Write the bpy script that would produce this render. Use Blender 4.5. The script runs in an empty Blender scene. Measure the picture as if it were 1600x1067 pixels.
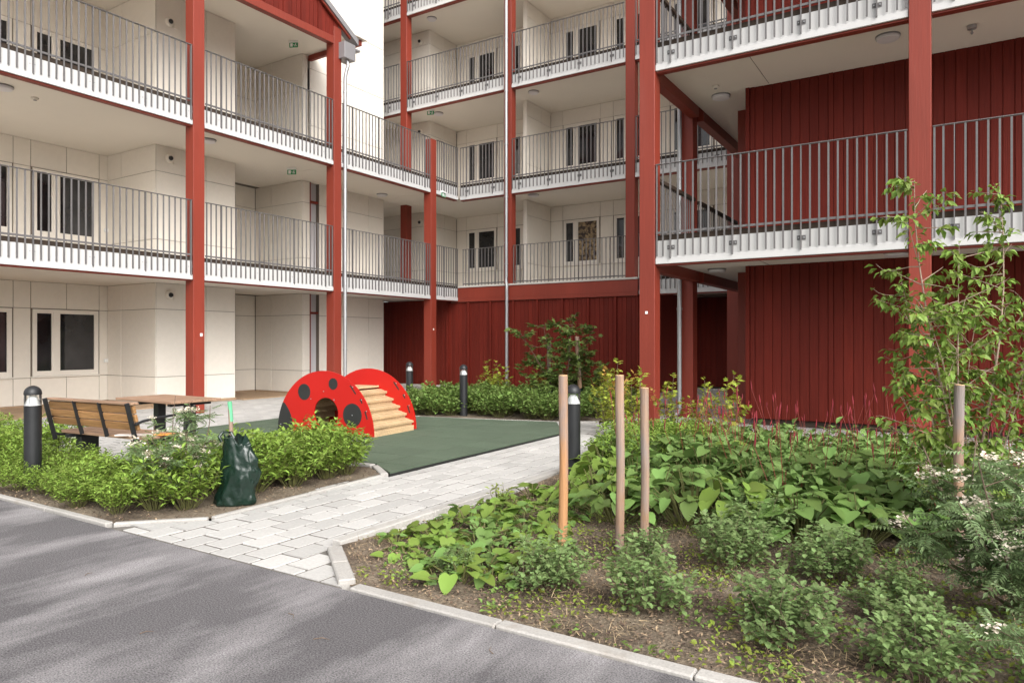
import bpy, math, random
import numpy as np
from mathutils import Vector, Matrix
R = math.radians
random.seed(7)
rng = np.random.default_rng(11)
scene = bpy.context.scene
col = scene.collection

# ------------------------------------------------------------------ camera
TH, FPX, EYE = R(32.2), 1100.0, 1.40
cam_d = bpy.data.cameras.new('camera'); cam = bpy.data.objects.new('camera', cam_d); col.objects.link(cam)
cam.location = (0, 0, EYE); cam.rotation_euler = (R(90), 0, TH)
cam_d.sensor_width = 36; cam_d.lens = 36*FPX/1600; cam_d.clip_end = 2000; cam_d.clip_start = .05
scene.camera = cam
# ------------------------------------------------------------------ world and sun (bright overcast)
w = bpy.data.worlds.new('World'); scene.world = w; w.use_nodes = True
nt = w.node_tree; nt.nodes.clear()
sky = nt.nodes.new('ShaderNodeTexSky'); sky.sky_type = 'NISHITA'; sky.sun_disc = False
SUN_EL, SUN_AZ = R(38), R(122)       # azimuth clockwise from +Y
sky.sun_elevation = SUN_EL; sky.sun_rotation = SUN_AZ
sky.air_density = 1.0; sky.dust_density = 4.0; sky.ozone_density = 1.0
hs = nt.nodes.new('ShaderNodeHueSaturation'); hs.inputs['Saturation'].default_value = 0.10
bg = nt.nodes.new('ShaderNodeBackground'); bg.inputs[1].default_value = 0.15
wo = nt.nodes.new('ShaderNodeOutputWorld')
nt.links.new(sky.outputs[0], hs.inputs['Color']); nt.links.new(hs.outputs[0], bg.inputs[0]); nt.links.new(bg.outputs[0], wo.inputs[0])
sd = bpy.data.lights.new('sun', 'SUN'); sd.energy = 0.9; sd.angle = R(60); sd.color = (1, .96, .9)
so = bpy.data.objects.new('sun', sd); col.objects.link(so); so.location = (5, -8, 20)
sdir = Vector((math.sin(SUN_AZ)*math.cos(SUN_EL), math.cos(SUN_AZ)*math.cos(SUN_EL), math.sin(SUN_EL)))
so.rotation_euler = sdir.to_track_quat('Z', 'Y').to_euler()
vs = scene.view_settings; vs.view_transform = 'Standard'; vs.look = 'None'; vs.gamma = 1; vs.exposure = 1.16; vs.use_curve_mapping = False
scene.render.engine = 'CYCLES'
scene.cycles.max_bounces = 10; scene.cycles.diffuse_bounces = 6; scene.cycles.transparent_max_bounces = 8

# ------------------------------------------------------------------ materials
def mat(name, base, rough=.6, var=.08, scale=(3, 3, 3), fine=0, fscale=60, bump=0, bscale=80, obj_var=0, spec=.4, metal=0, dirt_or_dapple=None, island=0, trans=0, hue=0, detail=4, bump_d=.02, stretch=None):
    m = bpy.data.materials.new(name); m.use_nodes = True; t = m.node_tree; N = t.nodes; L = t.links
    b = N['Principled BSDF']; b.inputs['Roughness'].default_value = rough
    b.inputs['Specular IOR Level'].default_value = spec; b.inputs['Metallic'].default_value = metal
    geo = N.new('ShaderNodeNewGeometry')
    mp = N.new('ShaderNodeMapping'); mp.inputs['Scale'].default_value = scale; L.new(geo.outputs['Position'], mp.inputs[0])
    n = N.new('ShaderNodeTexNoise'); n.inputs['Scale'].default_value = 1; n.inputs['Detail'].default_value = detail; L.new(mp.outputs[0], n.inputs['Vector'])
    mr = N.new('ShaderNodeMapRange'); mr.inputs['From Min'].default_value = .25; mr.inputs['From Max'].default_value = .75
    mr.inputs['To Min'].default_value = 1-var; mr.inputs['To Max'].default_value = 1+var; L.new(n.outputs['Fac'], mr.inputs[0])
    val = mr.outputs[0]
    def mul(a, bb):
        q = N.new('ShaderNodeMath'); q.operation = 'MULTIPLY'; L.new(a, q.inputs[0]); L.new(bb, q.inputs[1]); return q.outputs[0]
    def rngmap(src, lo, hi, f0=0, f1=1):
        q = N.new('ShaderNodeMapRange'); q.inputs['From Min'].default_value = f0; q.inputs['From Max'].default_value = f1
        q.inputs['To Min'].default_value = lo; q.inputs['To Max'].default_value = hi; L.new(src, q.inputs[0]); return q.outputs[0]
    ff = None
    if fine:
        n2 = N.new('ShaderNodeTexNoise'); n2.inputs['Scale'].default_value = fscale; n2.inputs['Detail'].default_value = 3
        if stretch:
            m2 = N.new('ShaderNodeMapping'); m2.inputs['Scale'].default_value = stretch; L.new(geo.outputs['Position'], m2.inputs[0]); L.new(m2.outputs[0], n2.inputs['Vector'])
        else: L.new(geo.outputs['Position'], n2.inputs['Vector'])
        ff = rngmap(n2.outputs['Fac'], 1-fine, 1+fine, .3, .7); val = mul(val, ff)
    oi = N.new('ShaderNodeObjectInfo')
    if obj_var: val = mul(val, rngmap(oi.outputs['Random'], 1-obj_var, 1+obj_var))
    if island: val = mul(val, rngmap(geo.outputs['Random Per Island'], 1-island, 1+island))
    rgb = N.new('ShaderNodeRGB'); rgb.outputs[0].default_value = (*base, 1)
    c0 = rgb.outputs[0]
    if hue:
        h = N.new('ShaderNodeHueSaturation'); L.new(c0, h.inputs['Color']); L.new(rngmap(geo.outputs['Random Per Island'], .5-hue, .5+hue), h.inputs['Hue']); c0 = h.outputs[0]
    vm = N.new('ShaderNodeVectorMath'); vm.operation = 'SCALE'; L.new(c0, vm.inputs[0]); L.new(val, vm.inputs['Scale'])
    cout = vm.outputs[0]
    if dirt_or_dapple:      # (colour, scale vector, threshold lo, hi, strength)
        dc, ds, lo, hi, stg = dirt_or_dapple
        md = N.new('ShaderNodeMapping'); md.inputs['Scale'].default_value = ds; L.new(geo.outputs['Position'], md.inputs[0])
        nd = N.new('ShaderNodeTexNoise'); nd.inputs['Scale'].default_value = 1; nd.inputs['Detail'].default_value = 7; nd.inputs['Roughness'].default_value = .62; L.new(md.outputs[0], nd.inputs['Vector'])
        f = rngmap(nd.outputs['Fac'], 0, stg, lo, hi)
        if ff is not None and fine > .4: f = mul(f, ff)
        mx = N.new('ShaderNodeMix'); mx.data_type = 'RGBA'; L.new(f, mx.inputs[0]); L.new(cout, mx.inputs[6]); mx.inputs[7].default_value = (*dc, 1); cout = mx.outputs[2]
    L.new(cout, b.inputs['Base Color'])
    if bump:
        nb = N.new('ShaderNodeTexNoise'); nb.inputs['Scale'].default_value = bscale; nb.inputs['Detail'].default_value = 5
        if stretch: L.new(m2.outputs[0] if fine else geo.outputs['Position'], nb.inputs['Vector']); nb.inputs['Scale'].default_value = bscale
        else: L.new(geo.outputs['Position'], nb.inputs['Vector'])
        bp = N.new('ShaderNodeBump'); bp.inputs['Strength'].default_value = bump; bp.inputs['Distance'].default_value = bump_d; L.new(nb.outputs['Fac'], bp.inputs['Height']); L.new(bp.outputs[0], b.inputs['Normal'])
    if trans:
        tr = N.new('ShaderNodeBsdfTranslucent'); L.new(cout, tr.inputs[0])
        ms = N.new('ShaderNodeMixShader'); ms.inputs[0].default_value = trans
        L.new(b.outputs[0], ms.inputs[1]); L.new(tr.outputs[0], ms.inputs[2]); L.new(ms.outputs[0], N['Material Output'].inputs[0])
    return m
V3 = (1, 1, 1)
M = {}
M['beige'] = mat('cladding', (.74, .69, .615), .5, .03, (.6, .6, .6), fine=.02, fscale=9, obj_var=.025, bump=.03, bscale=40)
M['joint'] = mat('cladding_joint', (.15, .12, .095), .8)
M['ceil'] = mat('soffit_paint', (.70, .65, .58), .6, .03, (.8, .8, .8), obj_var=.02)
M['red'] = mat('red_paint', (.205, .032, .018), .5, .12, (1.2, 1.2, .5), fine=.06, fscale=1, stretch=(40, 40, 1.6), obj_var=.05, bump=.12, bscale=1.5, spec=.35, dirt_or_dapple=((.23, .055, .04), (2.5, 2.5, .5), .56, .78, .45))
M['board'] = mat('red_boards', (.122, .0145, .0085), .6, .12, (1.5, 1.5, .5), fine=.13, fscale=1, stretch=(55, 55, 1.8), obj_var=.13, bump=.35, bscale=1.6, spec=.16, dirt_or_dapple=((.135, .027, .020), (9, 9, .8), .58, .8, .4))
M['white'] = mat('white_fascia', (.52, .51, .50), .45, .03, (2, 2, 2), obj_var=.015, dirt_or_dapple=((.55, .53, .5), (6, 6, 1.2), .6, .85, .35))
M['galv'] = mat('railing_metal', (.125, .117, .116), .5, .12, (6, 6, 1.5), fine=.08, fscale=30, obj_var=.06, metal=.1)
M['zinc'] = mat('galvanised_pipe', (.36, .365, .37), .38, .08, (5, 5, 2), fine=.05, fscale=25, metal=.55)
M['steel'] = mat('grey_sheet', (.235, .225, .23), .45, .06, metal=.2)
M['darkdeck'] = mat('deck_edge', (.035, .022, .014), .8, .3, (6, 6, 6))
M['deckw'] = mat('timber_edge', (.36, .27, .17), .7, .15, (8, 8, 8), fine=.1, fscale=20)
M['conc'] = mat('concrete', (.50, .47, .43), .8, .08, (2, 2, 2), fine=.1, fscale=60, bump=.15, bscale=90)
M['frame'] = mat('window_frame', (.76, .715, .65), .4, .02)
M['pane'] = mat('window_glass', (.022, .022, .024), .03, .8, (1.3, 1.3, 1.3), spec=.6)
M['curtain'] = mat('patterned_curtain', (.30, .22, .12), .25, .6, (14, 14, 14), spec=.6, dirt_or_dapple=((.03, .02, .02), (9, 9, 9), .45, .55, .95))
M['lampw'] = mat('lamp_opal', (.62, .60, .62), .35, .02)
M['black'] = mat('black_metal', (.016, .0165, .018), .42, .2, (5, 5, 5), fine=.1, fscale=50)
M['blackp'] = mat('black_panel', (.022, .022, .021), .55, .15)
M['lred'] = mat('red_plastic_panel', (.43, .0095, .006), .36, .05, (2, 2, 2), spec=.45, dirt_or_dapple=((.40, .02, .012), (5, 5, 5), .6, .8, .4))
M['pine'] = mat('pine_boards', (.46, .325, .185), .6, .15, (3, 3, 3), fine=.18, fscale=1, stretch=(2, 45, 45), obj_var=.12, bump=.2, bscale=1.4)
M['teak'] = mat('oiled_slats', (.31, .165, .068), .5, .15, (3, 3, 3), fine=.22, fscale=1, stretch=(3, 45, 45), obj_var=.15, bump=.2, bscale=1.4)
M['teakg'] = mat('weathered_slats', (.30, .185, .12), .55, .15, (3, 3, 3), fine=.22, fscale=1, stretch=(3, 45, 45), obj_var=.15, bump=.2, bscale=1.4)
M['stake'] = mat('round_stake', (.37, .19, .085), .75, .2, (6, 6, 1.2), fine=.22, fscale=1, stretch=(40, 40, 2.5), bump=.35, bscale=1.6, dirt_or_dapple=((.24, .19, .17), (5, 5, 1.8), .42, .62, .85))
M['stakeg'] = mat('round_stake_weathered', (.30, .185, .115), .8, .2, (6, 6, 1.2), fine=.22, fscale=1, stretch=(40, 40, 2.5), bump=.35, bscale=1.6, dirt_or_dapple=((.22, .19, .18), (4, 4, 1.8), .38, .6, .9))
M['stakeend'] = mat('stake_end_grain', (.50, .33, .17), .8, .2, (40, 40, 40))
M['asph'] = mat('asphalt', (.106, .099, .102), .9, .14, (.6, .6, .6), fine=.7, fscale=130, bump=.8, bscale=120, bump_d=.006, dirt_or_dapple=((.37, .35, .352), (1.6, .55, 1), .46, .70, .72))  # pale streaks paint dappled sunlight into the asphalt colour
M['paver'] = mat('concrete_pavers', (.43, .415, .395), .85, .07, (1.2, 1.2, 1.2), fine=.07, fscale=45, obj_var=.11, bump=.15, bscale=120, dirt_or_dapple=((.28, .26, .23), (5, 5, 5), .6, .85, .4))
M['paverj'] = mat('concrete_pavers_far', (.42, .405, .385), .85, .07, (1.2, 1.2, 1.2), fine=.07, fscale=45, island=.1, bump=.15, bscale=120, dirt_or_dapple=((.33, .30, .26), (3, 3, 3), .56, .8, .5))
M['sandj'] = mat('joint_sand', (.135, .122, .108), .95, .2, (8, 8, 8), fine=.2, fscale=90)
M['kerb'] = mat('kerb_stone', (.37, .35, .325), .85, .08, (3, 3, 3), fine=.12, fscale=80, obj_var=.06, bump=.2, bscale=120, dirt_or_dapple=((.26, .22, .18), (5, 5, 5), .55, .75, .6))
M['rubber'] = mat('rubber_tiles', (.082, .112, .073), .9, .1, (2, 2, 2), fine=.22, fscale=110, obj_var=.05, bump=.4, bscale=140, dirt_or_dapple=((.115, .135, .10), (1.6, 1.6, 1.6), .52, .8, .5))
M['soil'] = mat('mulch_soil', (.095, .068, .047), .95, .4, (3, 3, 3), fine=.5, fscale=50, bump=1, bscale=60, dirt_or_dapple=((.24, .19, .135), (2.2, 2.2, 2.2), .42, .6, .8))
M['chip'] = mat('mulch_chips', (.20, .135, .09), .9, .2, island=.85, hue=.02)
M['earth'] = mat('ground_soil', (.12, .10, .08), .95, .2)
M['tan'] = mat('tan_deck', (.36, .245, .15), .75, .12, (3, 3, 3), fine=.12, fscale=30)
M['bag'] = mat('green_plastic_bag', (.006, .019, .0125), .24, .25, (8, 8, 8), spec=.55, bump=.25, bscale=14)
M['greentip'] = mat('green_paint_tip', (.12, .42, .22), .6, .1, (10, 10, 10))
M['orange'] = mat('orange_strip', (.8, .28, .05), .6); M['paper'] = mat('pale_cloth', (.72, .62, .56), .7)
M['exitg'] = mat('exit_sign_green', (.02, .25, .09), .4); M['signw'] = mat('sign_white', (.8, .8, .78), .4)
M['bark'] = mat('bark', (.15, .105, .075), .9, .25, (20, 20, 6), fine=.2, fscale=60)
M['barkp'] = mat('pale_bark', (.30, .22, .165), .85, .25, (20, 20, 6), fine=.2, fscale=60)
M['stem'] = mat('herb_stem', (.10, .10, .03), .8, .2); M['rstem'] = mat('red_stem', (.20, .035, .03), .7, .2)
def leafm(name, c, hue=.012, isl=.3, tr=.28, rough=.5, ov=.08): return mat(name, c, rough, .12, (1.5, 1.5, 1.5), island=isl, trans=tr, hue=hue, spec=.3, obj_var=ov)
M['spirea'] = leafm('bright_shrub_leaf', (.205, .30, .05), isl=.38)
M['cover'] = leafm('ground_cover_leaf', (.155, .235, .055), isl=.36)
M['snow'] = leafm('blue_green_leaf', (.175, .25, .09), isl=.32)
M['hosta'] = leafm('broad_leaf', (.155, .25, .066), isl=.32, rough=.42)
M['hostal'] = leafm('lime_broad_leaf', (.18, .265, .05), isl=.25, rough=.42)
M['pers'] = leafm('knotweed_leaf', (.165, .255, .072), isl=.35)
M['spike'] = mat('red_flower_spike', (.27, .03, .042), .8, .2, (9, 9, 9), island=.35, trans=.15)
M['nine'] = leafm('yellow_green_leaf', (.30, .33, .045), hue=.025, isl=.3)
M['ninet'] = leafm('orange_tip_leaf', (.42, .24, .06), hue=.02, isl=.3)
M['rowan'] = leafm('rowan_leaf', (.155, .22, .092), isl=.34)
M['petal'] = mat('cream_petals', (.74, .66, .54), .7, .05, island=.22, trans=.2, hue=.012)
M['dog'] = leafm('dogwood_leaf', (.17, .245, .045), hue=.02, isl=.4)
M['maple'] = leafm('maple_leaf', (.16, .225, .055), hue=.022, isl=.42)
M['weed'] = leafm('yellow_weed_leaf', (.22, .27, .04), hue=.02, isl=.35)
M['dry'] = mat('dry_grass', (.36, .27, .16), .9, .2, island=.5, trans=.15)

# ------------------------------------------------------------------ mesh helpers
WO = {}
def tag(o, label=None, cat=None, group=None, kind=None):
    if label: o['label'] = label
    if cat: o['category'] = cat
    if group: o['group'] = group
    if kind: o['kind'] = kind
    return o
def mesh_from(name, verts, faces, m, smooth=False):
    me = bpy.data.meshes.new(name); me.from_pydata([tuple(v) for v in verts], [], faces); me.materials.append(M[m] if isinstance(m, str) else m)
    if smooth: me.polygons.foreach_set('use_smooth', [True]*len(me.polygons))
    me.update(); return me
def link(name, me, parent=None, loc=(0, 0, 0), rot=None, scale=None, local=False):
    """loc is in world coordinates (translations only) unless local"""
    o = bpy.data.objects.new(name, me); col.objects.link(o)
    lw = Vector(loc)
    if parent is not None:
        o.parent = parent; base = WO.get(parent.name, Vector((0, 0, 0)))
        o.location = lw if local else lw-base
        WO[o.name] = base+lw if local else lw
    else:
        o.location = lw; WO[o.name] = lw
    if rot is not None: o.rotation_euler = rot
    if scale is not None: o.scale = (scale,)*3 if isinstance(scale, (int, float)) else scale
    return o
def thing(name, loc, label, cat, group=None, rotz=0):
    o = link(name, None, None, loc, (0, 0, rotz)); o.empty_display_size = .2
    tag(o, label, cat, group); return o
BC = {}
def box_mesh(dx, dy, dz, m, bev=0):
    k = (round(dx, 4), round(dy, 4), round(dz, 4), m, bev)
    if k in BC: return BC[k]
    x, y, z = dx/2, dy/2, dz/2
    if not bev:
        v = [(sx*x, sy*y, sz*z) for sx in (-1, 1) for sy in (-1, 1) for sz in (-1, 1)]
        f = [(0, 1, 3, 2), (4, 6, 7, 5), (0, 4, 5, 1), (2, 3, 7, 6), (0, 2, 6, 4), (1, 5, 7, 3)]
    else:
        b = min(bev, x*.45, y*.45, z*.45); v = []; idx = {}
        for sx in (-1, 1):
            for sy in (-1, 1):
                for sz in (-1, 1):
                    for a in range(3):
                        p = [sx*(x-b), sy*(y-b), sz*(z-b)]; p[a] = (sx*x, sy*y, sz*z)[a]
                        idx[(sx, sy, sz, a)] = len(v); v.append(tuple(p))
        f = []; S = (-1, 1)
        for a in range(3):
            o = [i for i in range(3) if i != a]
            for s in S:
                q = []
                for (s1, s2) in ((-1, -1), (1, -1), (1, 1), (-1, 1)):
                    sg = [0, 0, 0]; sg[a] = s; sg[o[0]] = s1; sg[o[1]] = s2; q.append(idx[(*sg, a)])
                flip = (s < 0) ^ (a == 1)
                f.append(tuple(q[::-1]) if flip else tuple(q))
        for a in range(3):
            o = [i for i in range(3) if i != a]
            for s1 in S:
                for s2 in S:
                    g = lambda sa, ax: idx[tuple([sa if i == a else (s1 if i == o[0] else s2) for i in range(3)])+(ax,)]
                    f.append((g(-1, o[0]), g(1, o[0]), g(1, o[1]), g(-1, o[1])))
        for sx in S:
            for sy in S:
                for sz in S: f.append(tuple(idx[(sx, sy, sz, a)] for a in range(3)))
    me = mesh_from('box', v, f, m)
    if bev:
        import bmesh
        bm = bmesh.new(); bm.from_mesh(me); bmesh.ops.recalc_face_normals(bm, faces=bm.faces); bm.to_mesh(me); bm.free()
    BC[k] = me; return me
def box(name, parent, ext, m, bev=0, local=False):
    x0, x1, y0, y1, z0, z1 = ext
    return link(name, box_mesh(x1-x0, y1-y0, z1-z0, m, bev), parent, ((x0+x1)/2, (y0+y1)/2, (z0+z1)/2), local=local)
class MB:
    def __init__(s): s.v = []; s.f = []
    def box(s, x0, x1, y0, y1, z0, z1):
        n = len(s.v); s.v += [(x, y, z) for x in (x0, x1) for y in (y0, y1) for z in (z0, z1)]
        s.f += [tuple(n+i for i in q) for q in ((0, 1, 3, 2), (4, 6, 7, 5), (0, 4, 5, 1), (2, 3, 7, 6), (0, 2, 6, 4), (1, 5, 7, 3))]
    def tube(s, pts, rad, k=8, cap=True):
        pts = [Vector(p) for p in pts]; n0 = len(s.v)
        rads = rad if isinstance(rad, (list, tuple)) else [rad]*len(pts)
        ref = Vector((0.31, 0.17, 1)).normalized()
        for i, p in enumerate(pts):
            d = (pts[min(i+1, len(pts)-1)]-pts[max(i-1, 0)]).normalized()
            if abs(d.dot(ref)) > .98: ref = Vector((1, .2, .1)).normalized()
            a = d.cross(ref).normalized(); b = d.cross(a)
            for j in range(k):
                t = 2*math.pi*j/k; q = p+(a*math.cos(t)+b*math.sin(t))*rads[i]; s.v.append(tuple(q))
        for i in range(len(pts)-1):
            for j in range(k):
                A = n0+i*k+j; B = n0+i*k+(j+1) % k; s.f.append((A, B, B+k, A+k))
        if cap: s.f.append(tuple(n0+j for j in range(k))[::-1]); s.f.append(tuple(n0+(len(pts)-1)*k+j for j in range(k)))
    def lathe(s, prof, k=20, c=(0, 0, 0)):
        n0 = len(s.v)
        for (r, z) in prof:
            for j in range(k): t = 2*math.pi*j/k; s.v.append((c[0]+r*math.cos(t), c[1]+r*math.sin(t), c[2]+z))
        for i in range(len(prof)-1):
            for j in range(k): A = n0+i*k+j; B = n0+i*k+(j+1) % k; s.f.append((A, B, B+k, A+k))
        s.f.append(tuple(n0+j for j in range(k))[::-1]); s.f.append(tuple(n0+(len(prof)-1)*k+j for j in range(k)))
    def prism(s, poly, z0, z1):
        n = len(poly); n0 = len(s.v); s.v += [(x, y, z0) for x, y in poly]+[(x, y, z1) for x, y in poly]
        s.f.append(tuple(n0+i for i in range(n))[::-1]); s.f.append(tuple(n0+n+i for i in range(n)))
        for i in range(n): j = (i+1) % n; s.f.append((n0+i, n0+j, n0+n+j, n0+n+i))
    def build(s, name, m, parent=None, loc=(0, 0, 0), smooth=False, local=False, rot=None):
        me = mesh_from(name, s.v, s.f, m, smooth)
        if smooth:
            try: me.set_sharp_from_angle(angle=R(40))
            except Exception: pass
        return link(name, me, parent, loc, rot, local=local)
# a facade plane: '+X' faces +X (runs along Y), '-Y' faces -Y (runs along X); d grows outward
def fx(ax, c, s0, s1, z0, z1, d0, d1):
    return (c+d0, c+d1, s0, s1, z0, z1) if ax == '+X' else (s0, s1, c-d1, c-d0, z0, z1)

# ------------------------------------------------------------------ ground
link('ground', mesh_from('ground', [(-150, -150, -.09), (150, -150, -.09), (150, 150, -.09), (-150, 150, -.09)], [(0, 1, 2, 3)], 'earth'))['kind'] = 'structure'
def sheet(name, pts, z, m, th=.05):
    b = MB(); b.prism(pts, z-th, z); o = b.build(name, m); o['kind'] = 'structure'; return o
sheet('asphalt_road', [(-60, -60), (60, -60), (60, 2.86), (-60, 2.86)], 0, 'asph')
PAVE = sheet('pavement', [(-30, 2.87), (30, 2.87), (30, 40), (-30, 40)], -.054, 'sandj')
def inside(p, poly):
    x, y = p; c = False; n = len(poly)
    for i in range(n):
        x0, y0 = poly[i]; x1, y1 = poly[(i+1) % n]
        if (y0 > y) != (y1 > y) and x < (x1-x0)*(y-y0)/(y1-y0)+x0: c = not c
    return c
BED_L = [(-14, 2.95), (-5.47, 2.95), (-5.0, 3.44), (-5.10, 5.5), (-5.55, 5.82), (-6.35, 5.82), (-6.35, 3.62), (-8.6, 3.62), (-8.6, 4.5), (-14, 4.5)]
BED_R = [(-2.95, 2.935), (6, 2.935), (6, 9.5), (-3.5, 9.5), (-3.53, 3.38)]
BED_F = [(-9.7, 9.9), (-8.34, 10.1), (-5.75, 10.72), (-5.25, 11.1), (-5.25, 15.0), (-9.7, 15.0)]
MAT = [(-5.05, 5.60), (-5.05, 9.45), (-5.78, 10.62), (-8.34, 10.03), (-10.35, 9.0), (-10.2, 6.9), (-9.75, 5.92), (-5.55, 5.92)]
grow0 = lambda poly: [(x+(.12 if x > -4.2 else -.12), y+(.1 if y > 6 else -.1)) for x, y in poly]
def clip_poly(poly, x0, x1, y0, y1):
    def cl(P, f, inter):
        o = []
        for i in range(len(P)):
            a, b = P[i], P[(i+1) % len(P)]
            if f(a): o.append(a)
            if f(a) != f(b): o.append(inter(a, b))
        return o
    ix = lambda v: (lambda a, b: (v, a[1]+(b[1]-a[1])*(v-a[0])/(b[0]-a[0])))
    iy = lambda v: (lambda a, b: (a[0]+(b[0]-a[0])*(v-a[1])/(b[1]-a[1]), v))
    for f, i in ((lambda p: p[0] >= x0, ix(x0)), (lambda p: p[0] <= x1, ix(x1)), (lambda p: p[1] >= y0, iy(y0)), (lambda p: p[1] <= y1, iy(y1))):
        poly = cl(poly, f, i)
        if len(poly) < 3: return []
    return poly
# pavers: the path one by one, the farther paving joined
def paver_rows(x0, x1, y0, y1, keep, rowrand):
    wr = .21; x = x0; out = []; ri = 0
    while x < x1-.01:
        y = y0-(.14 if ri % 2 else 0)-.03; ri += 1
        while y < y1:
            l = .28; a, b = max(y, y0), min(y+l, y1)
            if b-a > .05 and keep((x+wr/2, (a+b)/2)): out.append((x, min(x+wr, x1), a, b))
            y += l
        x += wr
    return out
pr = random.Random(3)
wedge = [(-5.42, 2.872), (-2.95, 2.872), (-3.63, 3.40), (-3.60, 10.8), (-5.00, 10.8), (-4.94, 3.42)]
P1 = paver_rows(-5.46, -2.96, 2.88, 9.6, lambda p: inside(p, grow0(wedge)), pr)
for (a, b, c, d) in P1[:460]:
    rot = (pr.uniform(-.007, .007), pr.uniform(-.007, .007), pr.uniform(-.004, .004)); cx, cy = (a+b)/2, (c+d)/2
    if all(inside(q, wedge) for q in ((a, c), (b, c), (a, d), (b, d))):
        link('paver', box_mesh(round(b-a-.02, 3), round(d-c-.02, 3), .06, 'paver', .004), PAVE, (cx, cy, -.03+pr.uniform(-.003, .003)), rot)
    else:
        q = clip_poly(wedge, a+.01, b-.01, c+.01, d-.01)
        if len(q) >= 3: m_ = MB(); m_.prism([(x-cx, y-cy) for x, y in q], -.03, .03); m_.build('paver', 'paver', PAVE, (cx, cy, -.031))
b = MB(); b.prism(wedge, -.012, -.006); b.build('joint_sand', 'sandj', PAVE)
far = MB()
def far_keep(p):
    return not (inside(p, BED_L) or inside(p, BED_R) or inside(p, BED_F) or inside(p, MAT) or (inside(p, wedge) and p[1] < 9.6))
for (a, b, c, d) in paver_rows(-16.5, 5, 3.0, 12.6, far_keep, pr)+paver_rows(-16.5, -2.5, 12.6, 21.5, far_keep, pr):
    z = pr.uniform(-.002, .002); far.box(a+.009, b-.009, c+.009, d-.009, -.03+z, z)
tag(far.build('far_paver', 'paverj', PAVE), kind='stuff')
# kerbs
KERB = link('kerb', None); KERB['kind'] = 'structure'
def kerb(pts, w=.085, top=.02, seg=1.0):
    for (p, q) in zip(pts[:-1], pts[1:]):
        p, q = Vector((*p, 0)), Vector((*q, 0)); L = (q-p).length; n = max(1, round(L/seg)); d = (q-p)/n; a = math.atan2(d.y, d.x)
        for i in range(n):
            c = p+d*(i+.5)
            link('kerb_stone', box_mesh(round(L/n-.006, 3), w, .12, 'kerb', .008), KERB, (c.x, c.y, top-.06+pr.uniform(-.003, .003)), (0, 0, a+pr.uniform(-.003, .003)))
kerb([(-14, 2.925), (-5.49, 2.925)], .06, .012); kerb([(-5.46, 2.94), (-4.99, 3.43)], .055, .012, .7); kerb([(-4.985, 3.46), (-5.055, 5.50)], .055, .014)
kerb([(-5.07, 5.54), (-5.5, 5.86)]); kerb([(-5.55, 5.88), (-6.4, 5.88)])
kerb([(-2.90, 2.915), (6, 2.915)], top=.015); kerb([(-2.97, 2.93), (-3.53, 3.37)], w=.1, seg=.36, top=.03); kerb([(-3.57, 3.42), (-3.53, 9.5)], w=.09, top=.045)
kerb([(-9.6, 9.86), (-8.36, 10.07), (-5.77, 10.68), (-5.2, 11.08)], w=.06, top=.025)
# rubber play surface: tiles
RUB = sheet('play_surface', [(x, y) for x, y in MAT], .003, 'blackp', .05)
for i in range(12):
    for j in range(12):
        x0, y0 = -10.55+i*.5, 5.5+j*.5
        p = clip_poly(MAT, x0+.004, x0+.496, y0+.004, y0+.496)
        if len(p) >= 3:
            cx = sum(q[0] for q in p)/len(p); cy = sum(q[1] for q in p)/len(p)
            b = MB(); b.prism([(x-cx, y-cy) for x, y in p], 0, .02); b.build('rubber_tile', 'rubber', RUB, (cx, cy, .004+pr.uniform(-.0015, .0015)))
# soil of the beds: noisy sheets
from mathutils import noise
def soil(name, poly, z, res=.07, amp=.03, hole=None):
    xs = [p[0] for p in poly]; ys = [p[1] for p in poly]
    nx = int((max(xs)-min(xs))/res)+1; ny = int((max(ys)-min(ys))/res)+1
    idx = {}; v = []; f = []
    for i in range(nx+1):
        for j in range(ny+1):
            x = min(xs)+i*res; y = min(ys)+j*res
            h = z+amp*noise.noise((x*1.3, y*1.3, z))+.4*amp*noise.noise((x*6, y*6, 1))
            if hole: h -= hole[3]*math.exp(-((x-hole[0])**2+(y-hole[1])**2)/hole[2]**2)
            idx[i, j] = len(v); v.append((x, y, h))
    for i in range(nx):
        for j in range(ny):
            x, y = min(xs)+i*res, min(ys)+j*res; k = sum(inside(q, poly) for q in ((x, y), (x+res, y), (x+res, y+res), (x, y+res)))
            if k == 4: f.append((idx[i, j], idx[i+1, j], idx[i+1, j+1], idx[i, j+1]))
            elif k:
                q = clip_poly(poly, x, x+res, y, y+res)
                if len(q) >= 3:
                    n0 = len(v)
                    for (qx, qy) in q: v.append((qx, qy, z+amp*noise.noise((qx*1.3, qy*1.3, z))+.4*amp*noise.noise((qx*6, qy*6, 1))))
                    ar = sum(q[m][0]*q[(m+1) % len(q)][1]-q[(m+1) % len(q)][0]*q[m][1] for m in range(len(q)))
                    f.append(tuple(range(n0, n0+len(q))) if ar > 0 else tuple(range(n0, n0+len(q)))[::-1])
    o = link(name, mesh_from(name, v, f, 'soil', True)); o['kind'] = 'structure'; return o
grow = lambda poly, e: [(x+(e if x > sum(p[0] for p in poly)/len(poly) else -e), y+(e if y > sum(p[1] for p in poly)/len(poly) else -e)) for x, y in poly]
soil('planting_bed_soil_beside_bench', BED_L, .0, amp=.02)
soil('planting_bed_soil_by_road', BED_R, .0, .05, .026, hole=(-2.02, 4.35, .28, .03))
soil('planting_bed_soil_by_red_wall', BED_F, .0, .12)

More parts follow.
